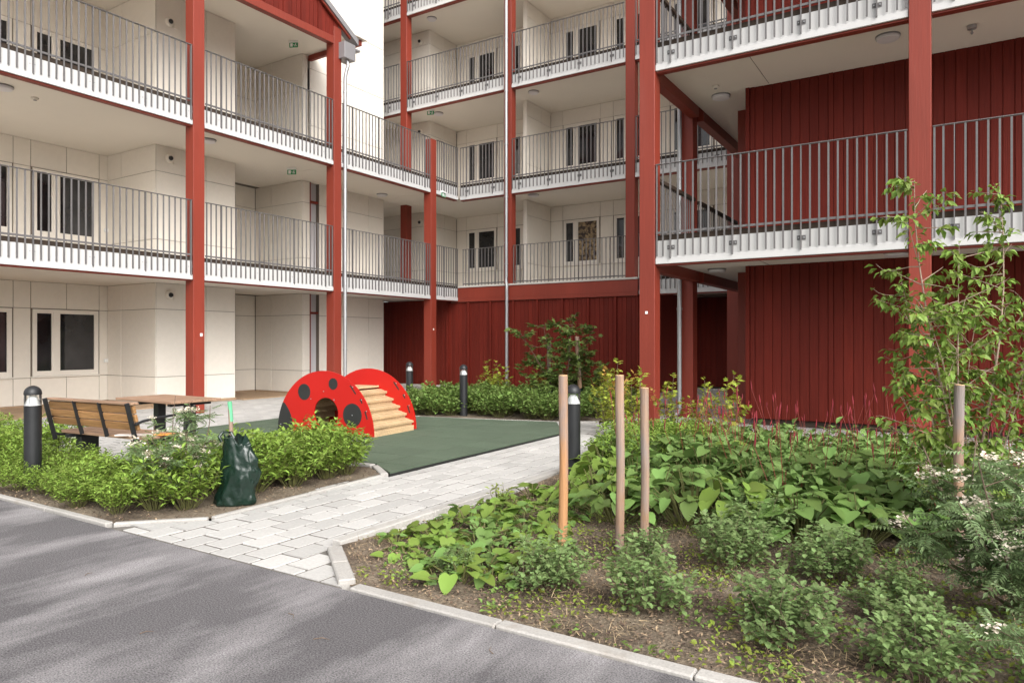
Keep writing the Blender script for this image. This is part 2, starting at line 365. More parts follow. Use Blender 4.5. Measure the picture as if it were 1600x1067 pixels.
# ------------------------------------------------------------------ buildings
STOREY = 3.0
def zb(k): return 2.60+STOREY*(k-1)          # underside of the fascia of floor k
def panel_wall(bld, ax, c, ss, zs, skip=(), th=.2, d=.02, m='beige', label=None):
    wl = box('wall', bld, fx(ax, c, ss[0]+.012, ss[-1]-.012, zs[0], zs[-1], -th, 0), 'joint')
    for i in range(len(ss)-1):
        for j in range(len(zs)-1):
            if (i, j) in skip: continue
            box('panel', wl, fx(ax, c, ss[i]+.005, ss[i+1]-.005, zs[j]+.005, zs[j+1]-.005, .001, d), m, .004)
    return wl
br = random.Random(5)
def board_wall(bld, ax, c, s0, s1, z0, z1, wd=.138, th=.12, name='wall', groups=0, gap=.006):
    wl = box(name, bld, fx(ax, c, s0, s1, z0+.02, z1, -th, 0), 'board')
    s = s0; i = 0
    while s < s1-.02:
        e = min(s+wd, s1); t = .022+br.uniform(-.002, .002)+(.012 if groups and i % groups == 0 else 0)
        if groups and i % groups == 0: e = min(s+wd*.55, s1)
        box('board', wl, fx(ax, c, s+gap/2, e-gap/2, z0+br.uniform(0, .004), z1, .001, round(t, 3)), 'board', .004)
        s = e; i += 1
    return wl
def column(bld, x0, x1, y0, y1, z0, z1): return box('column', bld, (x0, x1, y0, y1, z0, z1), 'red', .006)
def slab(bld, ax, c, s0, s1, k, depth, ends=()):
    """walkway deck: soffit, red edge beam, white fascia with drip lip, dark deck edge"""
    z = zb(k)
    sl = box('walkway_slab', bld, fx(ax, c, s0, s1, z+.075, z+.34, -depth, -.10), 'ceil')
    box('edge_beam', sl, fx(ax, c, s0, s1, z-.025, z+.33, -.17, -.045), 'red')
    box('fascia', sl, fx(ax, c, s0, s1, z+.09, z+.362, -.043, -.03), 'white')
    box('drip_lip', sl, fx(ax, c, s0, s1, z, z+.092, -.044, -.008), 'white', .004)
    box('deck_edge', sl, fx(ax, c, s0, s1, z+.345, z+.447, -.16, -.046), 'darkdeck')
    box('deck_board', sl, fx(ax, c, s0, s1, z+.405, z+.445, -.34, -.165), 'deckw')
    return sl
BARD = .023
def railing(bld, ax, c, s0, s1, k, join=False, sp=.1165, per=8, zlow=None, off=3, ztop=None):
    """c: plane of the bars"""
    z = zb(k); zt = z+1.54; z0 = z+.115 if zlow is None else zlow; zl = z+.485 if zlow is None else zlow+.06
    cen = fx(ax, c, (s0+s1)/2, (s0+s1)/2, zt, zt, 0, 0)
    rl = box('balcony_railing', bld, fx(ax, c, s0, s1, zt-.012, zt, -.028, .022), 'galv', .004)     # flat handrail carries the rest
    box('lower_rail', rl, fx(ax, c, s0, s1, zl-.02, zl+.012, -.022, -.004), 'galv')
    n = max(2, int(round((s1-s0)/sp))); st = (s1-s0)/n
    jb = MB()
    for i in range(n+1):
        s = min(max(s0+i*st, s0+.02), s1-.02)
        post = (i % per) == off
        if post:
            p = box('railing_post', rl, fx(ax, c, s-.006, s+.006, z0-.035, zt-.013, -.026, .026), 'galv')
            if zlow is None:
                box('bracket', rl, fx(ax, c, s-.058, s+.058, z0+.10, z0+.165, -.0285, -.0265), 'galv')
                if not join:
                    for q in (-.036, .036): box('bolt', rl, fx(ax, c, s+q-.009, s+q+.009, z0+.123, z0+.141, -.026, -.014), 'zinc', .003)
        elif join: jb.box(*fx(ax, c, s-BARD/2, s+BARD/2, z0, zt-.013, -.003, .009))
        else: box('bar', rl, fx(ax, c, s-BARD/2, s+BARD/2, z0, zt-.013, -.003, .011), 'galv')
    if join:
        base = WO[rl.name]; jb.v = [(x-base.x, y-base.y, zz-base.z) for x, y, zz in jb.v]
        tag(jb.build('bars', 'galv', rl, tuple(base)), kind='stuff')
    return rl
def window(bld, ax, c, s0, s1, z0, z1, split=.34, m='pane', single=False):
    f = MB(); d0, d1 = .001, .045; t = .055
    wx = fx(ax, c, s0, s1, z0, z1, d0, d1); cen = Vector(((wx[0]+wx[1])/2, (wx[2]+wx[3])/2, (z0+z1)/2))
    def fb(a, b, e, g, dd0=d0, dd1=d1):
        x = fx(ax, c, a, b, e, g, dd0, dd1); f.box(x[0]-cen.x, x[1]-cen.x, x[2]-cen.y, x[3]-cen.y, x[4]-cen.z, x[5]-cen.z)
    sm = s0+(s1-s0)*split
    fb(s0, s0+t, z0, z1); fb(s1-t, s1, z0, z1); fb(s0+t, s1-t, z1-t, z1); fb(s0+t, s1-t, z0, z0+t*1.4); fb(sm-t, sm+t, z0+t*1.4, z1-t)
    W = f.build('window', 'frame', bld, cen)
    for k, (a, b) in enumerate(((s0+t, sm-t), (sm+t, s1-t))):
        sf = MB()
        for (p, q, e, g) in ((a, a+.03, z0+t*1.4, z1-t), (b-.03, b, z0+t*1.4, z1-t), (a+.03, b-.03, z1-t-.03, z1-t), (a+.03, b-.03, z0+t*1.4, z0+t*1.4+.03)):
            x = fx(ax, c, p, q, e, g, .001, .034); sf.box(x[0]-cen.x, x[1]-cen.x, x[2]-cen.y, x[3]-cen.y, x[4]-cen.z, x[5]-cen.z)
        sf.build('sash', 'frame', W, cen)
        box('pane', W, fx(ax, c, a+.031, b-.031, z0+t*1.4+.031, z1-t-.031, .002, .012), m if k else 'pane')
    box('sill', W, fx(ax, c, s0-.03, s1+.03, z0-.035, z0-.003, .001, .075), 'frame', .006)
    return W
def downpipe(bld, pts, r=.04, brackets=()):
    b = MB(); b.tube(pts, r, 12); o = b.build('downpipe', 'zinc', bld, (0, 0, 0), True)
    for (x, y, z) in brackets:
        q = MB(); q.lathe([(r+.002, -.02), (r+.009, -.018), (r+.009, .018), (r+.002, .02)], 12); q.build('pipe_collar', 'zinc', o, (x, y, z), True)
    return o

# ---- left wing (facade faces +X)
LB = thing('apartment_building', (-16.6, 9.0, 0), 'cream clad apartment wing on the left with red columns, open walkways and red gable', 'building', 'wings of the apartment building')
XL = -12.5
for y0 in (4.61, 8.26, 11.91): column(LB, XL-.26, XL, y0, y0+.24, 0, 8.9)
column(LB, XL-.26, XL, 15.57, 15.81, 0, 7.12)
for k in (1, 2):
    box('walkway_floor', LB, (-16.7, XL-.10, 2.0, 12.05, zb(k)+.075, zb(k)+.34), 'ceil')
    for (a, b) in ((2.0, 4.60), (4.86, 8.25), (8.51, 11.90), (12.16, 15.56), (15.82, 16.86)):
        slab(LB, '+X', XL, a, b, k, 2.2 if a > 12 else .55)
        if a > 2.1: railing(LB, '+X', XL-.01, a+.02, b-.02, k, off=3 if a > 8 else 5)
    box('corner_deck', LB, (-16.4, XL-.27, 12.055, 16.995, zb(k)+.079, zb(k)+.338), 'ceil')
# walls behind the walkways
zrow = lambda k: (0 if k == 0 else zb(k)+.345, 9.035 if k == 2 else zb(k+1)+.074)
for k in (0, 1, 2):
    za, zt = zrow(k); f0 = 3.0*k
    ss = [2.5, 5.45, 6.86, 7.19, 7.90, 8.60, 8.86]
    zs = [za+.05, f0+.625, f0+2.105, zt]
    wl = panel_wall(LB, '+X', -16.6, ss, zs, skip=((1, 1), (3, 1), (4, 1)))
    window(LB, '+X', -16.6, 7.22, 8.57, f0+.66, f0+2.09); window(LB, '+X', -16.6, 5.49, 6.83, f0+.66, f0+2.09)
    # projecting entrance box: return wall facing -Y and front facing +X
    panel_wall(LB, '-Y', 8.80, [-16.57, -16.0, -14.652], zs)
    panel_wall(LB, '+X', -14.67, [8.80, 10.0, 10.78], zs, th=1.9)
    panel_wall(LB, '+X', -16.6, [10.80, 12.2, 12.84], zs)
    panel_wall(LB, '-Y', 12.86, [-16.57, -15.9, -14.652], zs)
    panel_wall(LB, '+X', -14.67, [12.86, 13.09], zs)
    # entrance door with red frame beside the stub wall
    zd = f0 if k == 0 else za+.05
    D = box('door', LB, (-14.86, -14.80, 13.13, 13.95, zd+.02, zd+2.14), 'lampw')
    box('door_frame', D, (-14.84, -14.655, 13.092, 13.128, zd+.02, zt), 'red'); box('door_head', D, (-14.86, -14.70, 13.129, 13.99, zd+2.145, zd+2.20), 'red')
    box('transom_panel', D, (-14.86, -14.80, 13.13, 13.95, zd+2.205, zt), 'lampw')
    box('door_handle', D, (-14.79, -14.755, 13.18, 13.205, zd+.85, zd+1.25), 'black')
    if k < 2: panel_wall(LB, '+X', -14.67, [13.42, 15.32, 15.93], [za+.05, f0+2.10, zt], th=.12)
# tower above the roofless walkway
panel_wall(LB, '+X', -14.67, [13.0, 14.2, 15.32, 15.96], [zb(2)+.40, 7.2, 8.72, 10.2, 11.7, 13.2, 16.5], th=3.0)
box('tower_end', LB, (-17.6, -14.68, 15.95, 16.0, 0, 16.5), 'beige')
box('plinth', LB, (-16.58, -16.545, 2.5, 8.78, 0, .055), 'tan'); box('plinth', LB, (-16.5, -14.70, 8.755, 8.79, 0, .055), 'tan'); box('plinth', LB, (-14.645, -14.615, 8.80, 10.78, 0, .055), 'tan')
box('plinth', LB, (-16.575, -16.54, 10.8, 12.8, 0, .055), 'tan'); box('plinth', LB, (-16.5, -14.69, 12.80, 12.835, 0, .055), 'tan')
box('entrance_deck', LB, (-16.53, -14.4, 10.83, 12.79, -.01, .02), 'tan'); box('entrance_deck', LB, (-16.53, -14.2, 2.6, 8.73, -.01, .02), 'tan')
# ceiling of the top walkway, gable and roof
box('roof_soffit', LB, (-16.8, XL-.165, 2.0, 13.2, 9.04, 9.16), 'ceil')
box('light_block_core', LB, (-22, -16.81, 2, 16, 0, 16), 'joint'); box('light_block_core', LB, (-16.8, -14.80, 13.96, 15.94, 0, 8), 'joint')  # unseen solid blocks added to stop light leaking through the wall gaps
box('gable_beam', LB, (XL-.16, XL-.01, 2.0, 12.15, 8.48, 8.655), 'red', .005)
box('end_beam', LB, (-14.64, XL-.27, 13.02, 13.12, 8.90, 9.035), 'red', .005)
slope = (9.34-8.63)/(12.63-11.47)
gw = box('gable_wall', LB, (XL-.14, XL-.06, 6.2, 11.9, 8.66, 9.1), 'board')
y = 12.06; i = 0
while y > 4.6:
    wd = .125; h = 8.93+(12.25-y)*slope
    b = MB(); d = .02 if i % 4 else .042; yy = -wd/2+.004
    hl = h-8.66
    b.v = [(0, yy, 0), (0, -yy, 0), (0, -yy, hl-wd*slope/2), (0, yy, hl+wd*slope/2), (d, yy, 0), (d, -yy, 0), (d, -yy, hl-wd*slope/2), (d, yy, hl+wd*slope/2)]
    b.f = [(0, 1, 2, 3), (4, 5, 6, 7), (0, 1, 5, 4), (1, 2, 6, 5), (2, 3, 7, 6), (3, 0, 4, 7)]
    b.build('gable_board', 'board', gw, (XL-.058, y-wd/2, 8.66)); y -= wd; i += 1
rf = MB()
n0 = 0
def roofslab(b, ya, yb_, z_at, x0, x1, t):
    b.v += [(x, yy, z_at(yy)+dz) for x in (x0, x1) for yy in (ya, yb_) for dz in (0, t)]
    n = len(b.v)-8; b.f += [tuple(n+i for i in q) for q in ((0, 1, 3, 2), (4, 6, 7, 5), (0, 4, 5, 1), (2, 3, 7, 6), (0, 2, 6, 4), (1, 5, 7, 3))]
roofslab(rf, 5.0, 12.62, lambda yy: 8.66+(12.62-yy)*slope, XL-.16, XL+.10, .14); roofslab(rf, 5.0, 11.8, lambda yy: 8.66+(12.62-yy)*slope, -17.5, XL-.161, .14)
RF = rf.build('roof', 'steel', LB)
rb_ = MB(); roofslab(rb_, 5.0, 12.40, lambda yy: 8.62+(12.60-yy)*slope, XL+.0, XL+.06, .045); rb_.build('verge_board', 'red', RF)
box('gutter', RF, (XL-.16, XL+.13, 12.52, 12.66, 8.49, 8.545), 'steel', .01)
box('gutter_box', RF, (XL-.14, XL+.20, 12.06, 12.42, 8.17, 8.56), 'steel', .006)
downpipe(LB, [(XL+.08, 12.24, 8.20), (XL+.10, 12.27, 8.05), (XL+.07, 12.24, 7.9), (XL+.045, 12.225, 7.75), (XL+.045, 12.225, 6.0), (XL+.045, 12.225, .3), (XL+.045, 12.225, .0)], .042, [(XL+.045, 12.225, z) for z in (7.4, 5.9, 4.4, 2.0, 1.2)])
for y0 in (8.30,): box('column_tag', LB, (XL, XL+.006, y0+.10, y0+.15, 1.50, 1.56), 'signw')
for k in (0, 1, 2): box('meter_box', LB, (-16.578, -16.54, 8.70, 8.80, 3*k+.92, 3*k+1.0), 'signw', .004)

# ---- central wing (facade faces -Y)
CB = thing('apartment_building', (-9.0, 19.7, 0), 'tall cream apartment wing behind the play area above a red boarded ground floor wall', 'building', 'wings of the apartment building')
YC = 16.9
board_wall(CB, '-Y', YC+.04, -16.4, -12.92, .08, 2.66, .13)
mainw = board_wall(CB, '-Y', YC+.03, -12.92, -6.84, .08, 2.56, .128)
x = -12.93
while x < -6.84:
    box('batten', mainw, (x-.03, x+.03, YC-.05, YC+.004, .08, 2.555), 'board', .004); x += .782
band = box('red_band', CB, (-12.55, -6.84, YC-.03, YC+.1, 2.675, 2.985), 'red', .004)
box('band_trim', band, (-12.55, -6.84, YC-.055, YC+.02, 2.565, 2.673), 'red', .006)
box('concrete_cap', band, (-12.5, -6.84, YC-.05, YC+.9, 2.99, 3.04), 'conc', .005)
box('wall_foot', CB, (-16.4, -6.84, YC+.02, YC+.14, 0, .079), 'conc')
box('deck_floor', CB, (-16.4, -4.0, YC+.32, 19.9, 2.75, 3.03), 'ceil')
for x0 in (-14.8, -10.92, -7.19): column(CB, x0, x0+.25, YC, YC+.25, 3.045 if x0 > -14 else 2.95, 16)
for k in (2, 3, 4):
    box('walkway_floor', CB, (-17.5, -4.0, YC+.10, 19.9, zb(k)+.0755, zb(k)+.3395), 'ceil')
    for (a, b) in ((-17.4, -14.81), (-14.54, -10.93), (-10.66, -7.20), (-6.93, -3.9)):
        if k == 2 and a < -15: continue
        aa = -12.48 if (k == 2 and a < -14) else a
        slab(CB, '-Y', YC, aa, b, k, .5); railing(CB, '-Y', YC-.01, aa+.02, b-.02, k, join=True, off=2)
for (a, b) in ((-12.44, -10.93), (-10.66, -7.20)):
    railing(CB, '-Y', YC+.09, a, b, 1, join=True, zlow=3.05, off=2)
# first floor bay turning the corner
for k in range(1, 5):
    za, zt = zb(k)+.345, zb(k+1)+.074; f0 = 3.0*k
    zs = [za+.08, f0+.765, f0+2.215, zt]
    panel_wall(CB, '-Y', 18.22, [-17.4, -16.0, -14.672], zs)                       # entrance box front
    panel_wall(CB, '+X', -14.69, [18.22, 19.0, 19.68], zs, th=.2)
    ss = [-14.66, -14.25, -12.98, -12.42, -11.08]
    wl = panel_wall(CB, '-Y', 19.7, ss, zs, skip=((1, 1), (3, 1)))
    window(CB, '-Y', 19.7, -14.22, -13.01, f0+.80, f0+2.20); window(CB, '-Y', 19.7, -12.39, -11.2, f0+.80, f0+2.20)
    panel_wall(CB, '+X', -10.95, [18.26, 19.1, 19.68], zs, th=.1)                 # thin partition
    box('partition_end', CB, (-11.06, -10.93, 18.20, 18.245, zs[0], zt), 'beige')
    ss = [-10.93, -10.50, -9.20, -8.77, -7.5, -7.0, -5.7, -4.0]
    panel_wall(CB, '-Y', 19.7, ss, zs, skip=((1, 1), (3, 1), (5, 1)))
    window(CB, '-Y', 19.7, -10.46, -9.23, f0+.80, f0+2.20, m='curtain' if k == 1 else 'pane'); window(CB, '-Y', 19.7, -8.74, -7.53, f0+.80, f0+2.20); window(CB, '-Y', 19.7, -6.95, -5.75, f0+.80, f0+2.20)
box('roof_cover', CB, (-18, -3, 16.9, 23, 16.0, 16.4), 'steel')
downpipe(CB, [(-10.79, YC-.07, 16), (-10.79, YC-.07, 8), (-10.79, YC-.07, 3.25), (-10.79, YC-.075, 3.12), (-10.73, YC-.13, 2.98), (-10.73, YC-.14, 2.85), (-10.73, YC-.14, 1.5), (-10.73, YC-.14, 0)], .045, [(-10.79, YC-.07, z) for z in (11.3, 10.0, 8.5, 7.0, 5.5, 4.2, 3.6)])
o = MB(); o.lathe([(.07, 0), (.07, .03), (.05, .035)], 20); o.build('wall_vent', 'steel', CB, (-15.75, YC+.0, 2.22), rot=(R(90), 0, 0))
# passage under the central wing
board_wall(CB, '-Y', 20.9, -9.0, -2.0, .06, 2.7, .15)
box('walkway_floor', CB, (-4.55, -2.0, YC+.10, 19.9, zb(1)+.0755, zb(1)+.3395), 'ceil')
slab(CB, '-Y', YC, -6.83, -4.57, 1, .5)
railing(CB, '-Y', YC-.01, -6.82, -4.58, 1, join=True, off=2)
box('passage_side_wall', CB, (-6.95, -6.845, YC+.03, 20.85, 0, 2.74), 'board')
box('light_block_core', CB, (-18, -2, 21.05, 24, 0, 16), 'joint'); box('light_block_core', CB, (-18, -3.9, 19.905, 21.04, 2.72, 16), 'joint')  # added blocks behind the walls, closing light leaks at the corners

# ---- right wing (facade faces -Y)
RB = thing('apartment_building', (0, 12.2, 0), 'red boarded apartment wing on the right with galleries behind red columns', 'building', 'wings of the apartment building')
YR = 10.44
for x0 in (-4.20, -.51, 3.18): column(RB, x0, x0+.25, YR-.02, YR+.23, 0, 9.5)
column(RB, -4.36, -4.08, 12.72, 12.98, 0, 9.5); column(RB, -4.55, -4.28, 16.72, 16.98, 0, 9.5); column(RB, -3.42, -3.22, 13.3, 13.5, 0, 8.6)
for k in (1, 2, 3):
    box('walkway_floor', RB, (-3.96, 4.2, YR+.10, 12.34, zb(k)+.075, zb(k)+.34), 'ceil'); box('walkway_floor', RB, (-3.96, -2.97, 12.341, 16.9, zb(k)+.076, zb(k)+.339), 'ceil')
    box('side_beam', RB, (-4.14, -3.965, YR+.24, 12.71, zb(k)-.10, zb(k)+.33), 'red', .005); box('side_beam', RB, (-4.14, -3.965, 12.99, 16.7, zb(k)-.10, zb(k)+.33), 'red', .005)
    box('soffit_joint', RB, (-2.62, -2.612, YR+.2, 12.15, zb(k)+.072, zb(k)+.0752), 'joint'); box('soffit_joint', RB, (.9, .908, YR+.2, 12.15, zb(k)+.072, zb(k)+.0752), 'joint')
    for (a, b) in ((-3.945, -.515), (-.255, 3.17)):
        slab(RB, '-Y', YR, a, b, k, .5)
        if k < 3: railing(RB, '-Y', YR-.005, a+.01, b-.01, k, off=2)
    if k < 3:
        # side railing along the gallery edge, seen through the front bars
        for (a, b) in ((10.70, 12.70), (13.0, 16.7)):
            zt = zb(k)+1.42
            rl = box('side_railing', RB, (-4.10, -4.02, a, b, zt-.06, zt), 'darkdeck', .004)
            jb = MB(); n = int((b-a)/.115); base = WO[rl.name]
            for i in range(n+1): jb.box(-.01, .005, a+i*(b-a)/n-.008-base.y, a+i*(b-a)/n+.008-base.y, zb(k)+.36-base.z, -.03)
            tag(jb.build('bars', 'galv', rl, tuple(base)), kind='stuff')
for k in range(0, 3):
    z0 = .11 if k == 0 else zb(k)+.38; z1 = zb(k+1)+.074
    board_wall(RB, '-Y', 12.22, -2.93, 4.2, z0, z1, .142, groups=9)
    box('corner_trim', RB, (-3.0, -2.935, 12.16, 12.30, z0-.02, z1), 'board', .004)
    box('return_wall', RB, (-2.99, -2.90, 12.32, 16.9, z0, z1), 'board')
box('light_block_core', RB, (-2.89, 4.2, 12.345, 16.9, .05, 11.7), 'joint')  # unseen filler block added against light leaking in behind the boards
box('wall_foot', RB, (-2.9, 4.2, 12.26, 12.4, 0, .13), 'darkdeck')
downpipe(RB, [(-4.30, 12.62, 9), (-4.30, 12.62, 1.0), (-4.30, 12.62, .16), (-4.305, 12.60, .10), (-4.36, 12.52, .055), (-4.42, 12.46, .05)], .042, [(-4.30, 12.62, z) for z in (2.0, 4.4, 6.6)])
box('column_tag', RB, (-4.10, -4.06, YR-.026, YR-.02, 1.83, 1.87), 'signw'); box('column_tag', LB, (XL, XL+.006, 15.66, 15.70, 1.72, 1.77), 'signw')

# ---- ceiling lamps, exit signs, wall lamps
def ceil_lamp(x, y, z, label, r=.16, h=.06):
    t = thing('ceiling_lamp', (x, y, z), label, 'lamp', 'round ceiling lamps under the walkways')
    b = MB(); b.lathe([(r, 0), (r, -.015), (r*.97, -.02)], 24); b.build('base', 'steel', t, (0, 0, 0), True, True)
    b = MB(); b.lathe([(r*.96, -.021), (r*.95, -h*.6), (r*.85, -h*.9), (r*.5, -h), (.001, -h)], 24); b.build('diffuser', 'lampw', t, (0, 0, 0), True, True)
for x, y, k, lab in ((-3.55, 12.4, 1, 'round white lamp under the lowest gallery beside the passage columns'), (-3.45, 12.3, 2, 'round white lamp on the upper gallery soffit beside the red side beam'),
        (-.80, 11.15, 2, 'round white lamp on the upper gallery soffit left of the front right column'), (-.72, 11.45, 1, 'round white lamp under the lowest gallery beside the front right column'),
        (-13.5, 5.43, 2, 'round lamp on the middle left soffit at the left picture edge'), (-13.4, 9.2, 2, 'round lamp on the middle left soffit right of the first red column'),
        (-14.1, 15.3, 2, 'round lamp under the left corner walkway beside the downpipe'), (-10.4, 17.7, 2, 'round lamp under the central walkway above the first floor windows'),
        (-10.4, 17.7, 3, 'round lamp under the central walkway above the second floor windows'), (-14.1, 17.6, 4, 'round lamp under the topmost central walkway'), (-13.95, 17.75, 3, 'round lamp under the central walkway beside the exit sign')):
    ceil_lamp(x, y, zb(k)+.0735, lab)
def detector(x, y, z, label):
    t = thing('smoke_detector', (x, y, z), label, 'detector', 'small round ceiling detectors')
    b = MB(); b.lathe([(.06, 0), (.06, -.02), (.045, -.035), (.02, -.04)], 16); b.build('housing', 'ceil', t, (0, 0, 0), True, True)
    b = MB(); b.lathe([(.028, -.0405), (.026, -.048), (.001, -.05)], 12); b.build('sensor', 'steel', t, (0, 0, 0), True, True)
detector(-13.68, 6.0, zb(2)+.0735, 'small round detector on the middle left soffit'); detector(-3.40, 11.8, zb(2)+.0735, 'small round detector on the upper right gallery soffit')
t = thing('sprinkler_head', (.19, 11.38, zb(2)+.0735), 'bright chrome sprinkler head under the upper gallery at top right', 'sprinkler')
b = MB(); b.lathe([(.05, 0), (.06, -.005), (.055, -.05), (.035, -.055)], 16); b.build('cup', 'zinc', t, (0, 0, 0), True, True)
b = MB(); b.lathe([(.012, -.05), (.01, -.09), (.02, -.10), (.005, -.125)], 12); b.build('nozzle', 'zinc', t, (0, 0, 0), True, True)
def exit_sign(x, y, z, label, rot=0):
    t = thing('exit_sign', (x, y, z), label, 'exit sign', 'green emergency exit signs', rot)
    b = MB(); b.box(-.035, .035, -.12, .12, -.045, 0); b.build('housing', 'signw', t, (0, 0, 0), local=True)
    b = MB(); b.box(-.012, .012, -.11, .11, -.16, -.046); b.build('plate', 'exitg', t, (0, 0, 0), local=True)
    for s in (1, -1):
        b = MB()
        for (a0, a1, z0, z1) in ((-.085, -.02, -.145, -.06),): b.box(s*.0125, s*.0135, a0, a1, z0, z1)              # door opening
        for (a0, a1, z0, z1) in ((.055, .072, -.076, -.062), (.045, .07, -.11, -.078), (.03, .05, -.142, -.112), (.065, .085, -.14, -.112), (.0, .03, -.105, -.097), (.0, .012, -.115, -.087)): b.box(s*.0125, s*.0135, a0, a1, z0, z1)   # runner and arrow
        b.build('pictogram', 'signw', t, (0, 0, 0), local=True)
exit_sign(-14.25, 12.2, 9.035, 'green exit sign on the topmost left soffit under the gable', R(-65)); exit_sign(-13.85, 11.8, zb(2)+.0735, 'green exit sign on the middle left soffit beside the second column', R(-65))
exit_sign(-13.95, 17.35, zb(3)+.0735, 'green exit sign under the second central walkway', R(-70)); exit_sign(-12.35, 15.95, zb(2)+.0735, 'green exit sign edge-on behind the third left column', R(10))
def wall_lamp(loc, ax, label):
    t = thing('wall_lamp', loc, label, 'wall lamp', 'round wall lamps beside the entrance boxes', R(90) if ax == '+X' else 0)
    b = MB(); b.lathe([(.095, 0), (.10, .03), (.085, .06), (.06, .07)], 20); b.build('ring', 'beige', t, (0, 0, 0), True, True, rot=(R(90), 0, 0))
    b = MB(); b.lathe([(.055, .055), (.05, .09), (.03, .115), (.001, .12)], 16); b.build('lens', 'black', t, (0, 0, 0), True, True, rot=(R(90), 0, 0))
    b = MB(); b.box(.10, .20, -.02, 0, -.10, -.03); b.build('side_box', 'beige', t, (0, 0, 0), local=True)
for k in range(3): wall_lamp((-14.648, 9.09, 3*k+2.42), '+X', ('round lamp on the cream entrance box beside the first left column, %s' % ('ground floor', 'first floor', 'second floor')[k]))
for k in (1, 2, 3): wall_lamp((-15.05, 18.198, 3*k+2.35), '-Y', ('round lamp on the central entrance box left of the windows, %s' % ('first floor', 'second floor', 'third floor')[k-1]))

# ------------------------------------------------------------------ bollards
def bollard(x, y, label):
    t = thing('bollard_light', (x, y, 0), label, 'bollard', 'black bollard lights in the beds'); r = .075; k = 28
    b = MB(); b.lathe([(r, -.05), (r, .775)], k); b.build('post', 'black', t, (0, 0, 0), True, True)
    b = MB(); b.lathe([(r*.985, .776), (r*.97, .782), (r*.55, .845), (r*.42, .855), (r*.40, .865)], k); b.build('reflector', 'signw', t, (0, 0, 0), True, True)
    b = MB(); n = 16
    for j in range(4):
        a = math.pi/4+j*math.pi/2; b.tube([(r*.93*math.cos(a), r*.93*math.sin(a), .775), (r*.93*math.cos(a), r*.93*math.sin(a), .88)], .003, 6)
    b.build('cage', 'zinc', t, (0, 0, 0), local=True)
    b = MB(); b.lathe([(r*.98, .777), (r*.98, .878)], k); g = b.build('lens', M_glass, t, (0, 0, 0), True, True)
    b = MB(); b.lathe([(r*.6, .876), (r*1.02, .878), (r*1.03, .893)]+[(r*1.03*math.cos(a), .893+r*1.0*math.sin(a)) for a in (.3, .6, .9, 1.2, 1.45)]+[(.001, .893+r)], k); b.build('cap', 'black', t, (0, 0, 0), True, True)
mg = bpy.data.materials.new('clear_lens'); mg.use_nodes = True; N = mg.node_tree.nodes; N.clear()
tb = N.new('ShaderNodeBsdfTransparent'); tb.inputs[0].default_value = (.93, .94, .94, 1); gb = N.new('ShaderNodeBsdfGlossy'); gb.inputs['Roughness'].default_value = .08
fr = N.new('ShaderNodeFresnel'); fr.inputs[0].default_value = 1.4; ms = N.new('ShaderNodeMixShader'); oo = N.new('ShaderNodeOutputMaterial')
mg.node_tree.links.new(fr.outputs[0], ms.inputs[0]); mg.node_tree.links.new(tb.outputs[0], ms.inputs[1]); mg.node_tree.links.new(gb.outputs[0], ms.inputs[2]); mg.node_tree.links.new(ms.outputs[0], oo.inputs[0])
M_glass = mg
bollard(-7.66, 3.34, 'black bollard light with white cone beside the bench'); bollard(-3.27, 6.35, 'black bollard light right behind the tall wooden stake')
bollard(-9.9, 11.6, 'farthest black bollard light, behind the ladybird play house'); bollard(-7.85, 10.75, 'black bollard light in the far bed right of the play house')

# ------------------------------------------------------------------ stakes
def stake(name, x, y, h, r, m, label, group=None, tilt=(0, 0), top='stakeend', z0=-.12, tip=None):
    t = thing(name, (x, y, 0), label, 'stake', group); b = MB(); n = 8
    pts = []; rd = []
    for i in range(n+1):
        q = i/n; pts.append((tilt[0]*q*h+.003*math.sin(q*7+x), tilt[1]*q*h+.003*math.cos(q*5+y), z0+(h-z0)*q)); rd.append(r*(1+.03*math.sin(q*9+x*3)))
    b.tube(pts, rd, 14); b.build('shaft', m, t, (0, 0, 0), True, True)
    e = MB(); e.lathe([(r*.97, -.002), (r*.9, .004), (.001, .006)], 14); e.build('sawn_top', top, t, pts[-1], False, True)
    if tip: e = MB(); e.tube([(pts[-3][0], pts[-3][1], h-.17), (pts[-1][0], pts[-1][1], h+.005)], r*1.04, 14); e.build('painted_tip', tip, t, (0, 0, 0), True, True)
    return t
stake('wooden_stake', -2.24, 4.20, 1.17, .031, 'stake', 'thick pale brown round stake nearest the path, in front of a bollard', 'round wooden stakes in the front bed', (.006, 0))
stake('wooden_stake', -1.96, 4.51, 1.165, .030, 'stakeg', 'grey brown round stake in the middle of the group of three', 'round wooden stakes in the front bed', (0, .004))
stake('wooden_stake', -1.84, 4.66, 1.075, .030, 'stakeg', 'shorter round stake, right one of the group of three', 'round wooden stakes in the front bed', (.004, 0))
stake('wooden_stake', .02, 5.35, 1.12, .030, 'stakeg', 'round stake in front of the young tree at right', 'round wooden stakes in the front bed')
stake('wooden_stake', .47, 5.60, 1.11, .030, 'stakeg', 'round stake at the right picture edge beside the young tree', 'round wooden stakes in the front bed')
stake('wooden_stake', -7.12, 12.75, 1.42, .045, 'stakeg', 'left one of two stakes holding the small tree by the red wall', 'stakes holding the small tree', (.0, 0))
stake('wooden_stake', -6.45, 12.9, 1.5, .045, 'stakeg', 'leaning stake right of the small tree by the red wall', 'stakes holding the small tree', (-.07, 0))
stake('wooden_stake', -5.34, 3.93, .87, .018, 'stakeg', 'thin stake with green painted tip rising from the watering bag', None, (-.05, -.03), tip='greentip')

